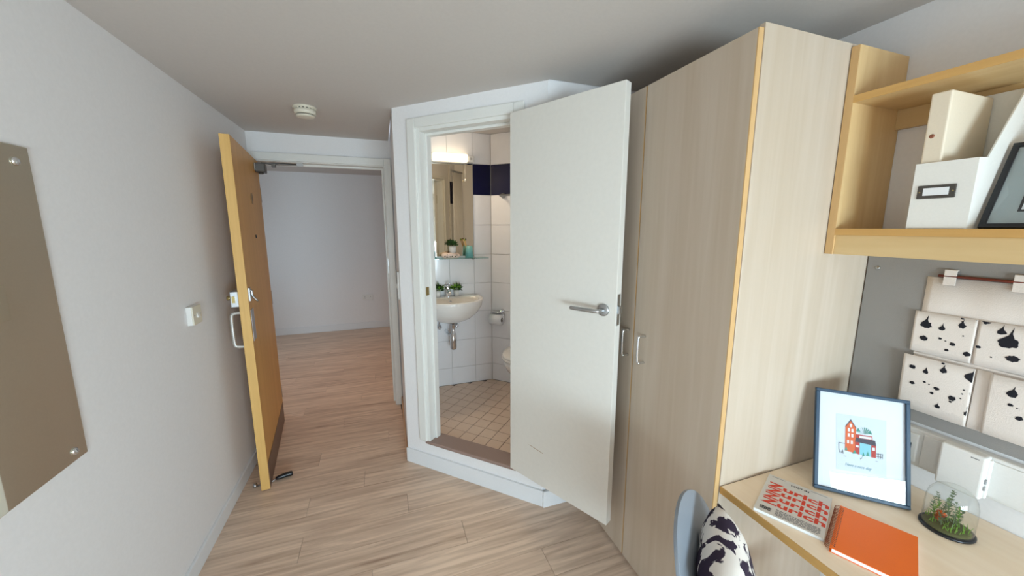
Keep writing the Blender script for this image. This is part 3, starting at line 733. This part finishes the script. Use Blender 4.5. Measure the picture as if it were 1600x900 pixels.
for k in range(9):
    a_ = 2*PI*k/9+.3; r_ = rnd.uniform(.012, .03)
    b0 = dc+Vector((r_*math.cos(a_), r_*math.sin(a_), .02)); t0 = b0+Vector((rnd.uniform(-.008, .008), rnd.uniform(-.008, .008), rnd.uniform(.035, .085)))
    sprig(OLIVE if k % 3 else GREEN2, b0, t0, 22, .011)
sprig(OLIVE, dc+Vector((0, 0, .02)), dc+Vector((.002, .0, .118)), 34, .013)
sprig(OLIVE, dc+Vector((-.01, .015, .02)), dc+Vector((-.012, .026, .10)), 26, .010)
for k in range(3): sprig(RUSTL, dc+Vector((-.018, .012, .02)), dc+Vector((-.02-.006*k, .016-.01*k, .055)), 16, .013, 'rust_sprig')
g = G()
for k in range(90):
    a_ = rnd.uniform(0, 2*PI); r_ = .043*math.sqrt(rnd.random()); p = dc+Vector((r_*math.cos(a_), r_*math.sin(a_), .016)); h_ = rnd.uniform(.008, .02)
    q = p+Vector((rnd.uniform(-.006, .006), rnd.uniform(-.006, .006), h_)); g.faces([p, p+Vector((.0016, 0, 0)), q], [(0, 1, 2)])
    g.faces([p, p+Vector((0, .0016, 0)), q], [(0, 1, 2)])
o = obj('grass_tufts', g, GREEN2, dm); o['kind'] = 'stuff'

# ================================================================== MAGAZINE FILE + BINDER + BLACK FRAME ON SHELF
SZ = 1.517
mf = thing('magazine_file', 'white card magazine file with metal label holder on the wall shelf', 'magazine file', (1.47, .555, SZ))
y0, y1, x0, x1 = .499, .612, 1.364, 1.575
side = [(x0, SZ), (x1, SZ), (x1, SZ+.37-.012), (1.53, SZ+.355), (1.402, SZ+.172), (x0, SZ+.170)]
def sidep(ya, yb):
    g = G(); n = len(side)
    vs = [(p[0], ya, p[1]) for p in side]+[(p[0], yb, p[1]) for p in side]
    return g.faces(vs, [tuple(range(n)), tuple(range(n, 2*n))[::-1]]+[(i, (i+1) % n, n+(i+1) % n, n+i) for i in range(n)])
obj('side', sidep(y0, y0+.003), CARD, mf); obj('side', sidep(y1-.003, y1), CARD, mf)
obj('front', G().box(x0, x0+.003, y0+.003, y1-.003, SZ+.001, SZ+.170), CARD, mf)
obj('back', G().box(x1-.003, x1, y0+.003, y1-.003, SZ+.001, SZ+.355), CARD, mf); obj('bottom', G().box(x0+.003, x1-.003, y0+.003, y1-.003, SZ+.001, SZ+.004), CARD, mf)
lh = obj('label_holder', G().box(x0-.003, x0, .528, .600, SZ+.078, SZ+.112), DGREY, mf, .002)
obj('card', G().box(x0-.0036, x0-.003, .540, .588, SZ+.086, SZ+.105), PAPER, lh)
for yy in (.533, .595): obj('rivet', G().lathe([(0, 0), (.002, 0), (.0015, .001), (0, .0012)], (0, 0, 0), 10, frameT((x0-.003, yy, SZ+.095), (0, 1, 0), (0, 0, 1), (-1, 0, 0))), BRASS, lh)
bi = thing('binder', 'tall cream box file standing inside the white magazine file', 'binder', (1.48, .588, SZ+.005))
obj('case', G().box(1.370, 1.568, .568, .6075, SZ+.0045, 1.862), flat('box_file_card', (232, 218, 196), .6), bi, .004, 3)
obj('finger_hole', G().lathe([(0, 0), (.0055, 0), (.004, .001), (.0025, .0012), (0, .0004)], (0, 0, 0), 16, frameT((1.370, .5935, 1.755), (0, 1, 0), (0, 0, 1), (-1, 0, 0))), flat('hole_brown', (140, 84, 62), .7), bi)
bk = thing('black_picture_frame', 'black picture frame with grey mat leaning beside the magazine file on shelf', 'picture', (1.43, .38, SZ))
BL2 = Vector((1.395, .491, SZ+.001)); X2 = Vector((0, -1, 0)); Y2 = Vector((.095, 0, .205)).normalized(); T2 = frameT(BL2, X2, Y2); W2, H2 = .30, .226
g = G(); fw = .011; g.box(0, W2, 0, fw, -.008, .006, T2).box(0, W2, H2-fw, H2, -.008, .006, T2).box(0, fw, fw, H2-fw, -.008, .006, T2).box(W2-fw, W2, fw, H2-fw, -.008, .006, T2)
obj('frame', g, BLACKF, bk, .001)
obj('mat_board', G().box(fw, W2-fw, fw, H2-fw, -.006, .0, T2), MATG, bk)
obj('inner_border', G().box(.050, W2-.050, .043, H2-.043, 0, .0008, T2), BLACKF, bk)
obj('print', G().box(.055, W2-.055, .048, H2-.048, .0008, .0012, T2), PAPER, bk)
obj('glass', G().box(fw, W2-fw, fw, H2-fw, .003, .004, T2), PICG, bk)
obj('strut', G().tube([T2 @ Vector((W2/2, H2*.7, -.01)), (1.56, .341, SZ+.004)], .004, 8), BLACKF, bk)

# ================================================================== CHAIR + CUSHION
cf = Vector((.62, -.785, 0)).normalized(); cw = Vector((-cf.y, cf.x, 0))       # facing, and its left (away from the camera)
cc = Vector((.783, .635, 0))                                                   # under the backrest
ch = thing('desk_chair', 'grey plastic shell chair pulled up beside the desk', 'chair', cc+cf*.22)
g = G(); prof = [(.43, .442, .20), (.30, .430, .23), (.18, .426, .235), (.09, .438, .235), (.04, .47, .235), (.014, .52, .235), (-.010, .575, .232)]
for k in range(1, 9):
    zz = .575+.199*math.sin(k/8*PI/2); prof.append((-.010-.075*(zz-.575)/.199, zz, .232*max(.02, math.cos(k/8*PI/2))))
prof = [(p.x, p.y, p.z) for p in smooth_path(prof, 3)]
vs = []; NU = 16
for d_, z_, hw in prof:
    for i in range(NU+1):
        s_ = -1+2*i/NU; curve = (abs(s_)**2.2)*.010*(hw/.232)**2
        back = min(1, max(0, (z_-.45)/.12))
        vs.append(cc+cf*(d_+curve*back)+cw*(s_*hw)+Vector((0, 0, z_+curve*.55*(1-back))))
fs = [(k*(NU+1)+i, k*(NU+1)+i+1, (k+1)*(NU+1)+i+1, (k+1)*(NU+1)+i) for k in range(len(prof)-1) for i in range(NU)]
g.faces(vs, fs, True); o = obj('shell', g, GREYPL, ch)
sm = o.modifiers.new('solid', 'SOLIDIFY'); sm.thickness = .009; sm.offset = 0
bv = o.modifiers.new('bevel', 'BEVEL'); bv.width = .003; bv.segments = 2; bv.limit_method = 'ANGLE'
LEGW = wood('beech_leg', (214, 180, 136), (196, 158, 112), 'Z', .45, 60, 2, .5)
for sx_, sf in ((-1, .06), (1, .06), (-1, .36), (1, .36)):
    a_ = cc+cf*sf+cw*(.14*sx_)+Vector((0, 0, .425)); b_ = cc+cf*(sf+(.07 if sf > .2 else -.09))+cw*(.22*sx_)+Vector((0, 0, .0))
    obj('leg', G().tube([a_, b_], [.016, .011], 12), LEGW, ch)
obj('under_frame', G().box(-.15, .15, -.02, .02, .405, .425, frameT(cc+cf*.21, cw, -cf, (0, 0, 1))).box(-.02, .02, -.16, .16, .405, .425, frameT(cc+cf*.21, cw, -cf, (0, 0, 1))), BLACK, ch)
# cushion
cz = Vector((0, 0, 1)); lean = R(18); cup = (cz*math.cos(lean)-cf*math.sin(lean)).normalized(); cn = (cf*math.cos(lean)+cz*math.sin(lean)).normalized()
base = cc+cf*.098+Vector((0, 0, .440))
CS = .295; roll = R(6)
ax = (cw*math.cos(roll)+cup*math.sin(roll)); ay = (cup*math.cos(roll)-cw*math.sin(roll)); ctr = base+cup*(CS/2-.005)
cu = thing('cushion', 'white cushion with dark purple abstract blotches resting on the grey chair', 'cushion', base)
g = G(); n = 20; vs = []
for sgn in (1, -1):
    for i in range(n+1):
        for j in range(n+1):
            a_, b_ = -1+2*i/n, -1+2*j/n
            pin = 1-.07*(1-abs(a_)**2)*(abs(b_)**3) ; pin2 = 1-.07*(1-abs(b_)**2)*(abs(a_)**3)
            th = .062*((1-a_**4)*(1-b_**4))**.55
            th += .003*math.sin(a_*9+b_*4)*(1-a_*a_)*(1-b_*b_)
            vs.append(ctr+ax*(a_*CS/2*pin2)+ay*(b_*CS/2*pin)+cn*(sgn*th))
m_ = (n+1)**2; fs = []
for i in range(n):
    for j in range(n):
        q = (i*(n+1)+j, (i+1)*(n+1)+j, (i+1)*(n+1)+j+1, i*(n+1)+j+1); fs += [q, tuple(m_+k for k in q[::-1])]
g.faces(vs, fs, True); bmesh.ops.remove_doubles(g.bm, verts=g.bm.verts[:], dist=.0005)
obj('cover', g, CUSH, cu)
tp = ctr+ay*(CS/2)+ax*(-CS/2)
obj('corner_loop', G().tube(smooth_path([tp, tp+cup*.010-cw*.006, tp+cup*.006-cw*.014, tp-cw*.006-cup*.004], 5), .002, 6), BLACK, cu)

# ================================================================== SMALL WALL FITTINGS
wm = thing('wall_mirror', 'frameless rectangular mirror fixed by chrome screws to the left wall', 'mirror', (XL, 1.05, .87))
obj('mirror_sheet', G().box(XL+.004, XL+.009, .72, 1.355, .872, 1.722), MIRRORW, wm, .0015)
for yy in (.765, 1.31):
    for zz in (.90, 1.682):
        obj('screw_cap', G().lathe([(0, 0), (.011, 0), (.0105, .003), (.007, .0065), (0, .008)], (0, 0, 0), 20, frameT((XL+.009, yy, zz), (0, 1, 0), (0, 0, 1), (1, 0, 0))), CHROME, wm)
obj('spacer', G().box(XL, XL+.004, .76, 1.31, .92, 1.66), BLACK, wm)
sw = thing('light_switch', 'white single light switch on the left wall beside the entry door', 'switch', (XL, 2.11, 1.08))
obj('back_box', G().box(XL, XL+.020, 2.045, 2.131, 1.075, 1.161), WPLAS, sw, .002)
obj('face_plate', G().box(XL+.020, XL+.026, 2.045, 2.131, 1.075, 1.161), CREAM, sw, .002)
g = G(); g.faces([(XL+.026, 2.08, 1.105), (XL+.026, 2.097, 1.105), (XL+.026, 2.097, 1.13), (XL+.026, 2.08, 1.13), (XL+.034, 2.08, 1.105), (XL+.034, 2.097, 1.105)], [(0, 1, 5, 4), (4, 5, 2, 3), (0, 4, 3), (1, 2, 5), (0, 3, 2, 1)])
obj('rocker', g, WPLAS, sw)
for yy in (2.058, 2.118): obj('screw', G().lathe([(0, 0), (.0035, 0), (.003, .001), (0, .0015)], (0, 0, 0), 10, frameT((XL+.026, yy, 1.118), (0, 1, 0), (0, 0, 1), (1, 0, 0))), STEEL, sw)
s2 = thing('grid_switch', 'tall white switch plate on the side wall by the entry door frame', 'switch', (.104, 2.5, 1.08))
obj('plate', G().box(.092, .1055, 2.46, 2.56, 1.06, 1.24), WPLAS, s2, .002); obj('rocker', G().box(.088, .0925, 2.50, 2.52, 1.13, 1.16), WPLAS, s2, .001)
sk = thing('wall_socket', 'white double power socket on the far hall wall', 'socket', (-.22, 5.925, .44))
p_ = obj('plate', G().box(-.293, -.147, 5.918, 5.930, .44, .526), WPLAS, sk, .002)
for cx_ in (-.26, -.18):
    obj('pin_holes', G().box(cx_-.003, cx_+.003, 5.9165, 5.918, .485, .495).box(cx_-.013, cx_-.006, 5.9165, 5.918, .465, .469).box(cx_+.006, cx_+.013, 5.9165, 5.918, .465, .469), BLACK, sk)
    obj('rocker', G().box(cx_-.005, cx_+.005, 5.914, 5.918, .502, .518), WPLAS, sk)
sd = thing('smoke_detector', 'round cream smoke detector on the ceiling near the entry door', 'smoke detector', (-.36, 2.49, CZ-.05))
c0 = (-.36, 2.49, CZ)
obj('base_ring', G().lathe([(0, 0), (.062, 0), (.062, -.010), (0, -.010)], c0, 36), CREAM, sd, .002)
obj('vent_gap', G().lathe([(0, -.010), (.052, -.010), (.052, -.016), (0, -.016)], c0, 36), DGREY, sd)
g = G()
for k in range(18): a_ = 2*PI*k/18; g.box(.050, .057, -.005, .005, -.016, -.010, Matrix.Translation(c0) @ Matrix.Rotation(a_, 4, 'Z'))
obj('vent_rib', g, CREAM, sd)
obj('body', G().lathe([(0, -.016), (.058, -.016), (.056, -.036), (.050, -.040), (0, -.040)], c0, 36), CREAM, sd)
obj('sensor_grille', G().lathe([(0, -.040), (.043, -.040), (.043, -.045), (0, -.045)], c0, 36), DGREY, sd)
obj('cap', G().lathe([(0, -.045), (.050, -.045), (.046, -.052), (.03, -.055), (0, -.056)], c0, 36), CREAM, sd)

dl = thing('added_downlight', 'unseen lamp added in the hall ceiling to warm the floor', 'lamp', (-.35, 4.1, 2.255))
obj('bezel', G().lathe([(.03, .015), (.045, .015), (.045, .011), (.032, .010)], (-.35, 4.1, 2.255), 24), WPLAS, dl)
spot('hall_floor_fill', (-.35, 4.1, 2.25), 42, (1, .55, .26), 120)  # warm spot and its fitting are added to turn the hall floor orange
gl = thing('added_globe_lamp', 'unseen white globe lamp added to fill the bedroom with light', 'lamp', (.3, -1.2, 1.86))  # added behind the camera to lift the walls and ceiling
obj('globe', G().lathe([(.10*math.sin(PI*k/16)+.0005, -.10*math.cos(PI*k/16)) for k in range(17)], (.3, -1.2, 1.96), 32), flat('fill_globe_glow', (255, 246, 232), .3, emis=(1, .80, .58, 1), es=14), gl)
obj('ceiling_rose', G().lathe([(0, 0), (.05, 0), (.045, -.03), (.02, -.135), (0, -.135)], (.3, -1.2, CZ), 24), WPLAS, gl)
# ================================================================== BATHROOM FITTINGS
YB = 3.071
lf = thing('mirror_light', 'glowing shaver light above the bathroom mirror', 'lamp', (.56, YB, 2.03))
obj('housing', G().box(.372, .748, YB-.055, YB, 2.035, 2.085), WPLAS, lf, .004)
obj('diffuser', G().box(.415, .69, YB-.085, YB-.0, 2.032, 2.092), LAMP, lf, .012, 3, label='glowing white diffuser')
obj('shaver_socket', G().use(WPLAS).box(.703, .735, YB-.058, YB-.055, 2.045, 2.077).use(BLACK).box(.711, .715, YB-.0585, YB-.058, 2.052, 2.07).box(.722, .726, YB-.0585, YB-.058, 2.052, 2.07), WPLAS, lf)
obj('light_shelf', G().box(.360, .695, YB-.06, YB, 2.026, 2.032), WPLAS, lf)
obj('pull_cord', G().cyl((.672, YB-.045, 2.027), (.672, YB-.045, 1.90), .0015, 6).lathe([(0, 0), (.004, 0), (.005, -.018), (0, -.02)], (.672, YB-.045, 1.905), 10), CREAM, lf)
l = area('mirror_light_glow', (.55, YB-.11, 2.06), (R(-62), 0, 0), .28, .08, 4.5, (1, .80, .56)); l.parent = None
l.rotation_euler = (R(-50), 0, 0)
l2 = area('mirror_light_up', (.55, YB-.06, 2.10), (R(180), 0, 0), .28, .08, .08, (1, .80, .56))
bm_ = thing('bathroom_mirror', 'rectangular mirror above the bathroom glass shelf', 'mirror', (.55, YB, 1.285))
obj('mirror_sheet', G().box(.372, .742, YB-.008, YB-.002, 1.287, 2.024), MIRROR, bm_, .001)
obj('backing', G().box(.374, .740, YB-.002, YB-.0005, 1.289, 2.022), WPLAS, bm_)
gs = thing('glass_shelf', 'glass shelf with chrome brackets under the bathroom mirror', 'shelf', (.60, YB, 1.268))
obj('shelf_pane', G().box(.355, .842, 2.955, YB-.009, 1.270, 1.276), SHELFG, gs, .001)
for xx in (.40, .735): obj('bracket', G().lathe([(0, 0), (.015, 0), (.015, .012), (.009, .02), (.009, .04), (0, .042)], (0, 0, 0), 16, frameT((xx, YB-.001, 1.268), (1, 0, 0), (0, 0, 1), (0, -1, 0))), STEEL, gs)
SHZ = 1.2765
def cup(name, label, x, y, z, r0, r1, h, mat, cat):
    return tag(obj(name, G().lathe([(0, 0), (r0, 0), (r1, h), (r1-.003, h), (r0-.003, .004), (0, .004)], (x, y, z), 24, cap=False), mat), label, cat)
cup('tumbler', 'tapered teal tumbler at the left end of the bathroom glass shelf', .388, 3.005, SHZ, .030, .020, .125, TEAL, 'tumbler')
tb = cup('toothbrush_cup', 'teal cup holding toothbrushes on the bathroom glass shelf', .690, 3.005, SHZ, .034, .026, .095, TEAL, 'cup')
for nm, lab, q0, q1, m_ in (('toothbrush', 'bamboo toothbrush with dark bristles leaning right in the teal cup', (.684, 3.0, SHZ+.006), (.655, 3.01, SHZ+.155), BLACK), ('toothbrush', 'bamboo toothbrush with green bristles leaning left in the teal cup', (.694, 3.012, SHZ+.006), (.640, 3.0, SHZ+.150), GREEN2)):
    t_ = thing(nm, lab, 'toothbrush', q0, group='toothbrushes in the teal cup')
    q0, q1 = Vector(q0), Vector(q1); dd = (q1-q0).normalized()
    obj('handle', G().tube([q0, q1], .0035, 8), flat('bamboo', (200, 164, 104), .6), t_)
    obj('bristles', G().box(-.008, .008, 0, .011, -.003, .003, frameT(q1-dd*.008, dd, Vector((0, 0, 1)).cross(dd).cross(dd)*-1)), m_, t_)
bx_ = thing('wash_bag', 'cream spotted wash bag lying on the glass shelf under the small plant', 'bag', (.535, 3.0, SHZ))
g = G(); rings = []
for k, (sx_, zz) in enumerate(((.8, 0), (1, .012), (1.0, .025), (.86, .036), (.5, .041))):
    rings.append([(.535+.075*sx_*math.copysign(abs(math.cos(a_))**.6, math.cos(a_)), 3.005+.04*sx_*math.copysign(abs(math.sin(a_))**.6, math.sin(a_)), SHZ+zz+.004*math.sin(3*a_)*(k > 1)) for a_ in [2*PI*i/24 for i in range(24)]])
obj('bag_body', g.loft(rings), PINK, bx_)
g = G(); rnd = random.Random(4)
for k in range(9):
    xx = .475+.12*rnd.random(); zz = SHZ+.01+.02*rnd.random(); g.lathe([(0, 0), (.005, 0), (.004, .002), (0, .003)], (0, 0, 0), 8, frameT((xx, 2.9655, zz), (1, 0, 0), (0, 0, 1), (0, -1, 0)))
obj('spots', g, GREEN3, bx_)
def foliage(name, parent, c, r, n, ll, mats, flatz=1.0, seed=1, wide=.45):
    rn = random.Random(seed); out = []
    for mi, m_ in enumerate(mats):
        g = G()
        for k in range(n):
            d = Vector((rn.gauss(0, 1), rn.gauss(0, 1), abs(rn.gauss(0, 1))*flatz)).normalized(); p = Vector(c)+Vector((d.x*r, d.y*r, d.z*r*flatz))*rn.uniform(.3, 1)
            o_ = (d+Vector((rn.uniform(-.5, .5), rn.uniform(-.5, .5), rn.uniform(-.2, .6)))).normalized()*ll*rn.uniform(.7, 1.2)
            sd_ = o_.cross(Vector((rn.uniform(-1, 1), rn.uniform(-1, 1), 1))).normalized()*ll*wide*.5
            nrm = o_.cross(sd_).normalized()*ll*.1
            g.faces([p, p+o_*.45+sd_, p+o_, p+o_*.45-sd_, p+o_*.5+nrm], [(0, 1, 4), (1, 2, 4), (2, 3, 4), (3, 0, 4)])
        out.append(obj(name, g, m_, parent))
    return out
def pot(name, label, x, y, z, r0, r1, h, mat, leaf):
    t_ = thing(name, label, 'plant', (x, y, z))
    obj('pot', G().lathe([(0, 0), (r0, 0), (r1, h), (r1-.003, h), (r1-.004, h-.006), (0, h-.006)], (x, y, z), 24, cap=False), mat, t_)
    leaf(t_, (x, y, z+h)); return t_
POTW = flat('white_pot', (226, 224, 218), .5)
pot('potted_shrub', 'bushy green plant in white pot before the bathroom mirror', .553, 3.008, SHZ+.0435, .026, .030, .052, POTW, lambda t_, c: foliage('foliage', t_, (c[0], c[1], c[2]+.004), .040, 170, .017, [GREEN3, GREEN], 1.0, 2))
BZ = .962
pot('potted_plant', 'green leafy plant in white pot left of the basin tap', .425, 3.02, BZ-.0022, .018, .022, .05, POTW, lambda t_, c: foliage('foliage', t_, (c[0], c[1], c[2]+.006), .035, 16, .042, [GREEN, GREEN2, GREEN3], .9, 5, .6))
pot('potted_plant', 'green leafy plant in white pot right of the basin tap', .578, 3.02, BZ-.0022, .018, .022, .05, POTW, lambda t_, c: foliage('foliage', t_, (c[0], c[1], c[2]+.006), .035, 18, .042, [GREEN3, GREEN, GREEN2], .9, 8, .6))
# basin
ba_ = thing('wash_basin', 'white wall-hung ceramic basin with chrome trap in the bathroom', 'basin', (.525, YB, .76))
bcx, bcy = .515, 2.93; N_ = 48
def ring(a, bfront, bback, z, oy=0, flatback=True):
    out = []
    for i in range(N_):
        t = 2*PI*i/N_; c_, s_ = math.cos(t), math.sin(t)
        if s_ < 0: out.append(Vector((bcx+a*c_, bcy+oy+bfront*s_, z)))
        elif flatback: out.append(Vector((bcx+a*math.copysign(abs(c_)**.5, c_)*.93+a*.07*c_, bcy+oy+bback*min(1, s_*2.2), z)))
        else: out.append(Vector((bcx+a*c_, bcy+oy+bback*s_, z)))
    return out
BA, BF, BB = .258, .235, YB-bcy-.001
rings = [ring(.05, .05, .05, .765, .0), ring(.10, .10, .10, .775), ring(.16, .15, BB*.95, .80), ring(.215, .195, BB, .845), ring(.248, .225, BB, .90), ring(BA, BF, BB, .935), ring(BA+.003, BF+.003, BB, .955), ring(BA-.004, BF-.005, BB-.002, BZ-.003),
         ring(.222, .205, .045, BZ-.005, -.005, False), ring(.210, .19, .038, .935, -.005, False), ring(.175, .155, .03, .89, -.01, False), ring(.11, .10, .02, .855, -.02, False), ring(.03, .03, .01, .848, -.03, False)]
o = obj('bowl', G().loft(rings), CERAM, ba_)
obj('overflow_ring', G().lathe([(0, 0), (.010, 0), (.010, .003), (.006, .004), (0, .001)], (0, 0, 0), 16, frameT((bcx, bcy+.028, .925), (1, 0, 0), (0, .5, 1), None)), CHROME, ba_)
tpx = .505
tapo = obj('tap', G().lathe([(0, 0), (.026, 0), (.024, .006), (.021, .012), (.021, .07), (.022, .085), (.016, .096), (0, .10)], (tpx, 3.015, BZ-.006), 24), CHROME, ba_)
obj('spout', G().tube(smooth_path([(tpx, 3.01, BZ+.03), (tpx, 2.97, BZ+.05), (tpx, 2.92, BZ+.045), (tpx, 2.905, BZ+.03)], 5), [.014]*8+[.012]*8, 12), CHROME, tapo)
obj('tap_lever', G().tube(smooth_path([(tpx, 3.015, BZ+.085), (tpx, 3.0, BZ+.102), (tpx, 2.94, BZ+.115)], 5), [.011]*5+[.008]*6, 10), CHROME, tapo)
tx_ = .525
g = G(); g.lathe([(0, .0), (.045, .0), (.04, -.012), (.024, -.014), (.021, -.03), (.017, -.032), (.017, -.10), (.026, -.104), (.028, -.16), (.027, -.165), (.027, -.225), (.02, -.238), (0, -.24)], (tx_, 2.93, .768), 24)
g.tube(smooth_path([(tx_, 2.93, .655), (tx_-.03, 2.97, .655), (tx_-.035, 3.03, .655), (tx_-.035, 3.07, .655)], 4), .015, 12)
obj('bottle_trap', g, CHROME, ba_)
for xx, zz in ((.432, .695), (.575, .70)):
    obj('isolator_valve', G().lathe([(0, 0), (.021, 0), (.022, .01), (.018, .035), (.012, .04), (0, .042)], (0, 0, 0), 16, frameT((xx, YB-.001, zz), (1, 0, 0), (0, 0, 1), (0, -1, 0))).cyl((xx, YB-.025, zz), (xx, YB-.025, .80), .007, 10), CHROME, ba_)
# toilet
def W45(t, off, z=0): return Vector((.896+.0+t*Q-off*Q, 3.069-t*Q-off*Q, z))
t0 = .475
to = thing('toilet', 'white wall-hung toilet half hidden behind the open bathroom door', 'toilet', W45(t0, 0, .16))
def tring(a, f0, f1, z):
    out = []
    for i in range(32):
        th = 2*PI*i/32; c_, s_ = math.cos(th), math.sin(th); mid = .30; off = mid+(f1-mid)*max(0, s_)-(mid-f0)*max(0, -s_)**.5 if s_ != 0 else mid
        wgt = a*math.copysign(abs(c_)**.8, c_); out.append(W45(t0+wgt, off, z))
    return out
obj('bowl', G().loft([tring(.09, .02, .20, .30), tring(.12, .02, .34, .36), tring(.16, .02, .44, .44), tring(.178, .02, .49, .50), tring(.18, .02, .50, .545)]), CERAM, to)
obj('seat', G().loft([tring(.185, .05, .51, .546), tring(.188, .05, .515, .556), tring(.185, .05, .51, .566)]), CERAM, to)
obj('lid', G().loft([tring(.183, .05, .508, .567), tring(.186, .05, .512, .577), tring(.178, .06, .50, .588), tring(.12, .12, .40, .592)]), CERAM, to)
# toilet roll holder
Tq = frameT(W45(.075, .001, .745), (Q, -Q, 0), (0, 0, 1), (-Q, -Q, 0))
rh = thing('toilet_roll_holder', 'chrome toilet roll holder on the tiled bathroom wall', 'holder', W45(.075, 0, .70))
obj('mount', G().lathe([(0, 0), (.020, 0), (.020, .008), (.010, .014), (.008, .05), (0, .05)], (.035, .06, 0), 20, Tq), CHROME, rh)
g = G(); n = 10
for k in range(n):
    a0, a1 = R(15+k*9), R(15+(k+1)*9); g.faces([Tq @ Vector((x, .058*math.sin(a_)-.0, .060+.058*math.cos(a_)*-1)) for x, a_ in ((-.055, a0), (.06, a0), (.06, a1), (-.055, a1))], [(0, 1, 2, 3)], True)
o = obj('cover', g, CHROME, rh); s_ = o.modifiers.new('s', 'SOLIDIFY'); s_.thickness = .0015
obj('arm', G().tube([Tq @ Vector((.035, .06, .045)), Tq @ Vector((.066, .04, .05)), Tq @ Vector((.066, 0, .058)), Tq @ Vector((-.055, 0, .058))], .004, 8), CHROME, rh)
tr_ = tag(obj('toilet_roll', G().use(PAPER).tube([Tq @ Vector((-.050, -.004, .058)), Tq @ Vector((.056, -.004, .058))], .048, 28).use(DGREY).tube([Tq @ Vector((.0555, -.004, .058)), Tq @ Vector((.057, -.004, .058))], .020, 20), PAPER), 'white paper roll hanging in the chrome holder', 'toilet roll')
if tr_.data.materials and tr_.data.materials[0] is DGREY: pass
# towel rail
trl = thing('towel_rail', 'chrome towel rail on the blue tile band of the bathroom wall', 'rail', W45(.3, 0, 1.77))
for t_ in (.12, .62): obj('mount', G().lathe([(0, 0), (.020, 0), (.020, .012), (.010, .016), (.010, .05), (0, .05)], (0, 0, 0), 18, frameT(W45(t_, .001, 1.78), (Q, -Q, 0), (0, 0, 1), (-Q, -Q, 0))), STEEL, trl)
obj('bar', G().cyl(W45(.11, .05, 1.78), W45(.63, .05, 1.78), .008, 12), STEEL, trl)
# shower curtain, seen only in the bathroom mirror
g = G(); vs = []; n = 60
for i in range(n+1):
    t = i/n; s0 = -.80+.17*t
    for z_, amp in ((2.12, .010), (1.4, .02), (.45, .028)):
        p = dp(s0, .19+amp*math.sin(t*40)); vs.append((p[0]+.0, p[1], z_))
fs = [(i*3+j, i*3+j+1, (i+1)*3+j+1, (i+1)*3+j) for i in range(n) for j in range(2)]
cu_ = thing('shower_curtain', 'white shower curtain seen reflected in the bathroom mirror', 'curtain', (*dp(-.71, .19), 2.12))
o = obj('cloth', g.faces(vs, fs, True), CURT, cu_); o.modifiers.new('s', 'SOLIDIFY').thickness = .0015
obj('curtain_rail', G().cyl((*dp(-.82, .19), 2.135), (*dp(-.61, .19), 2.135), .010, 12), STEEL, cu_)
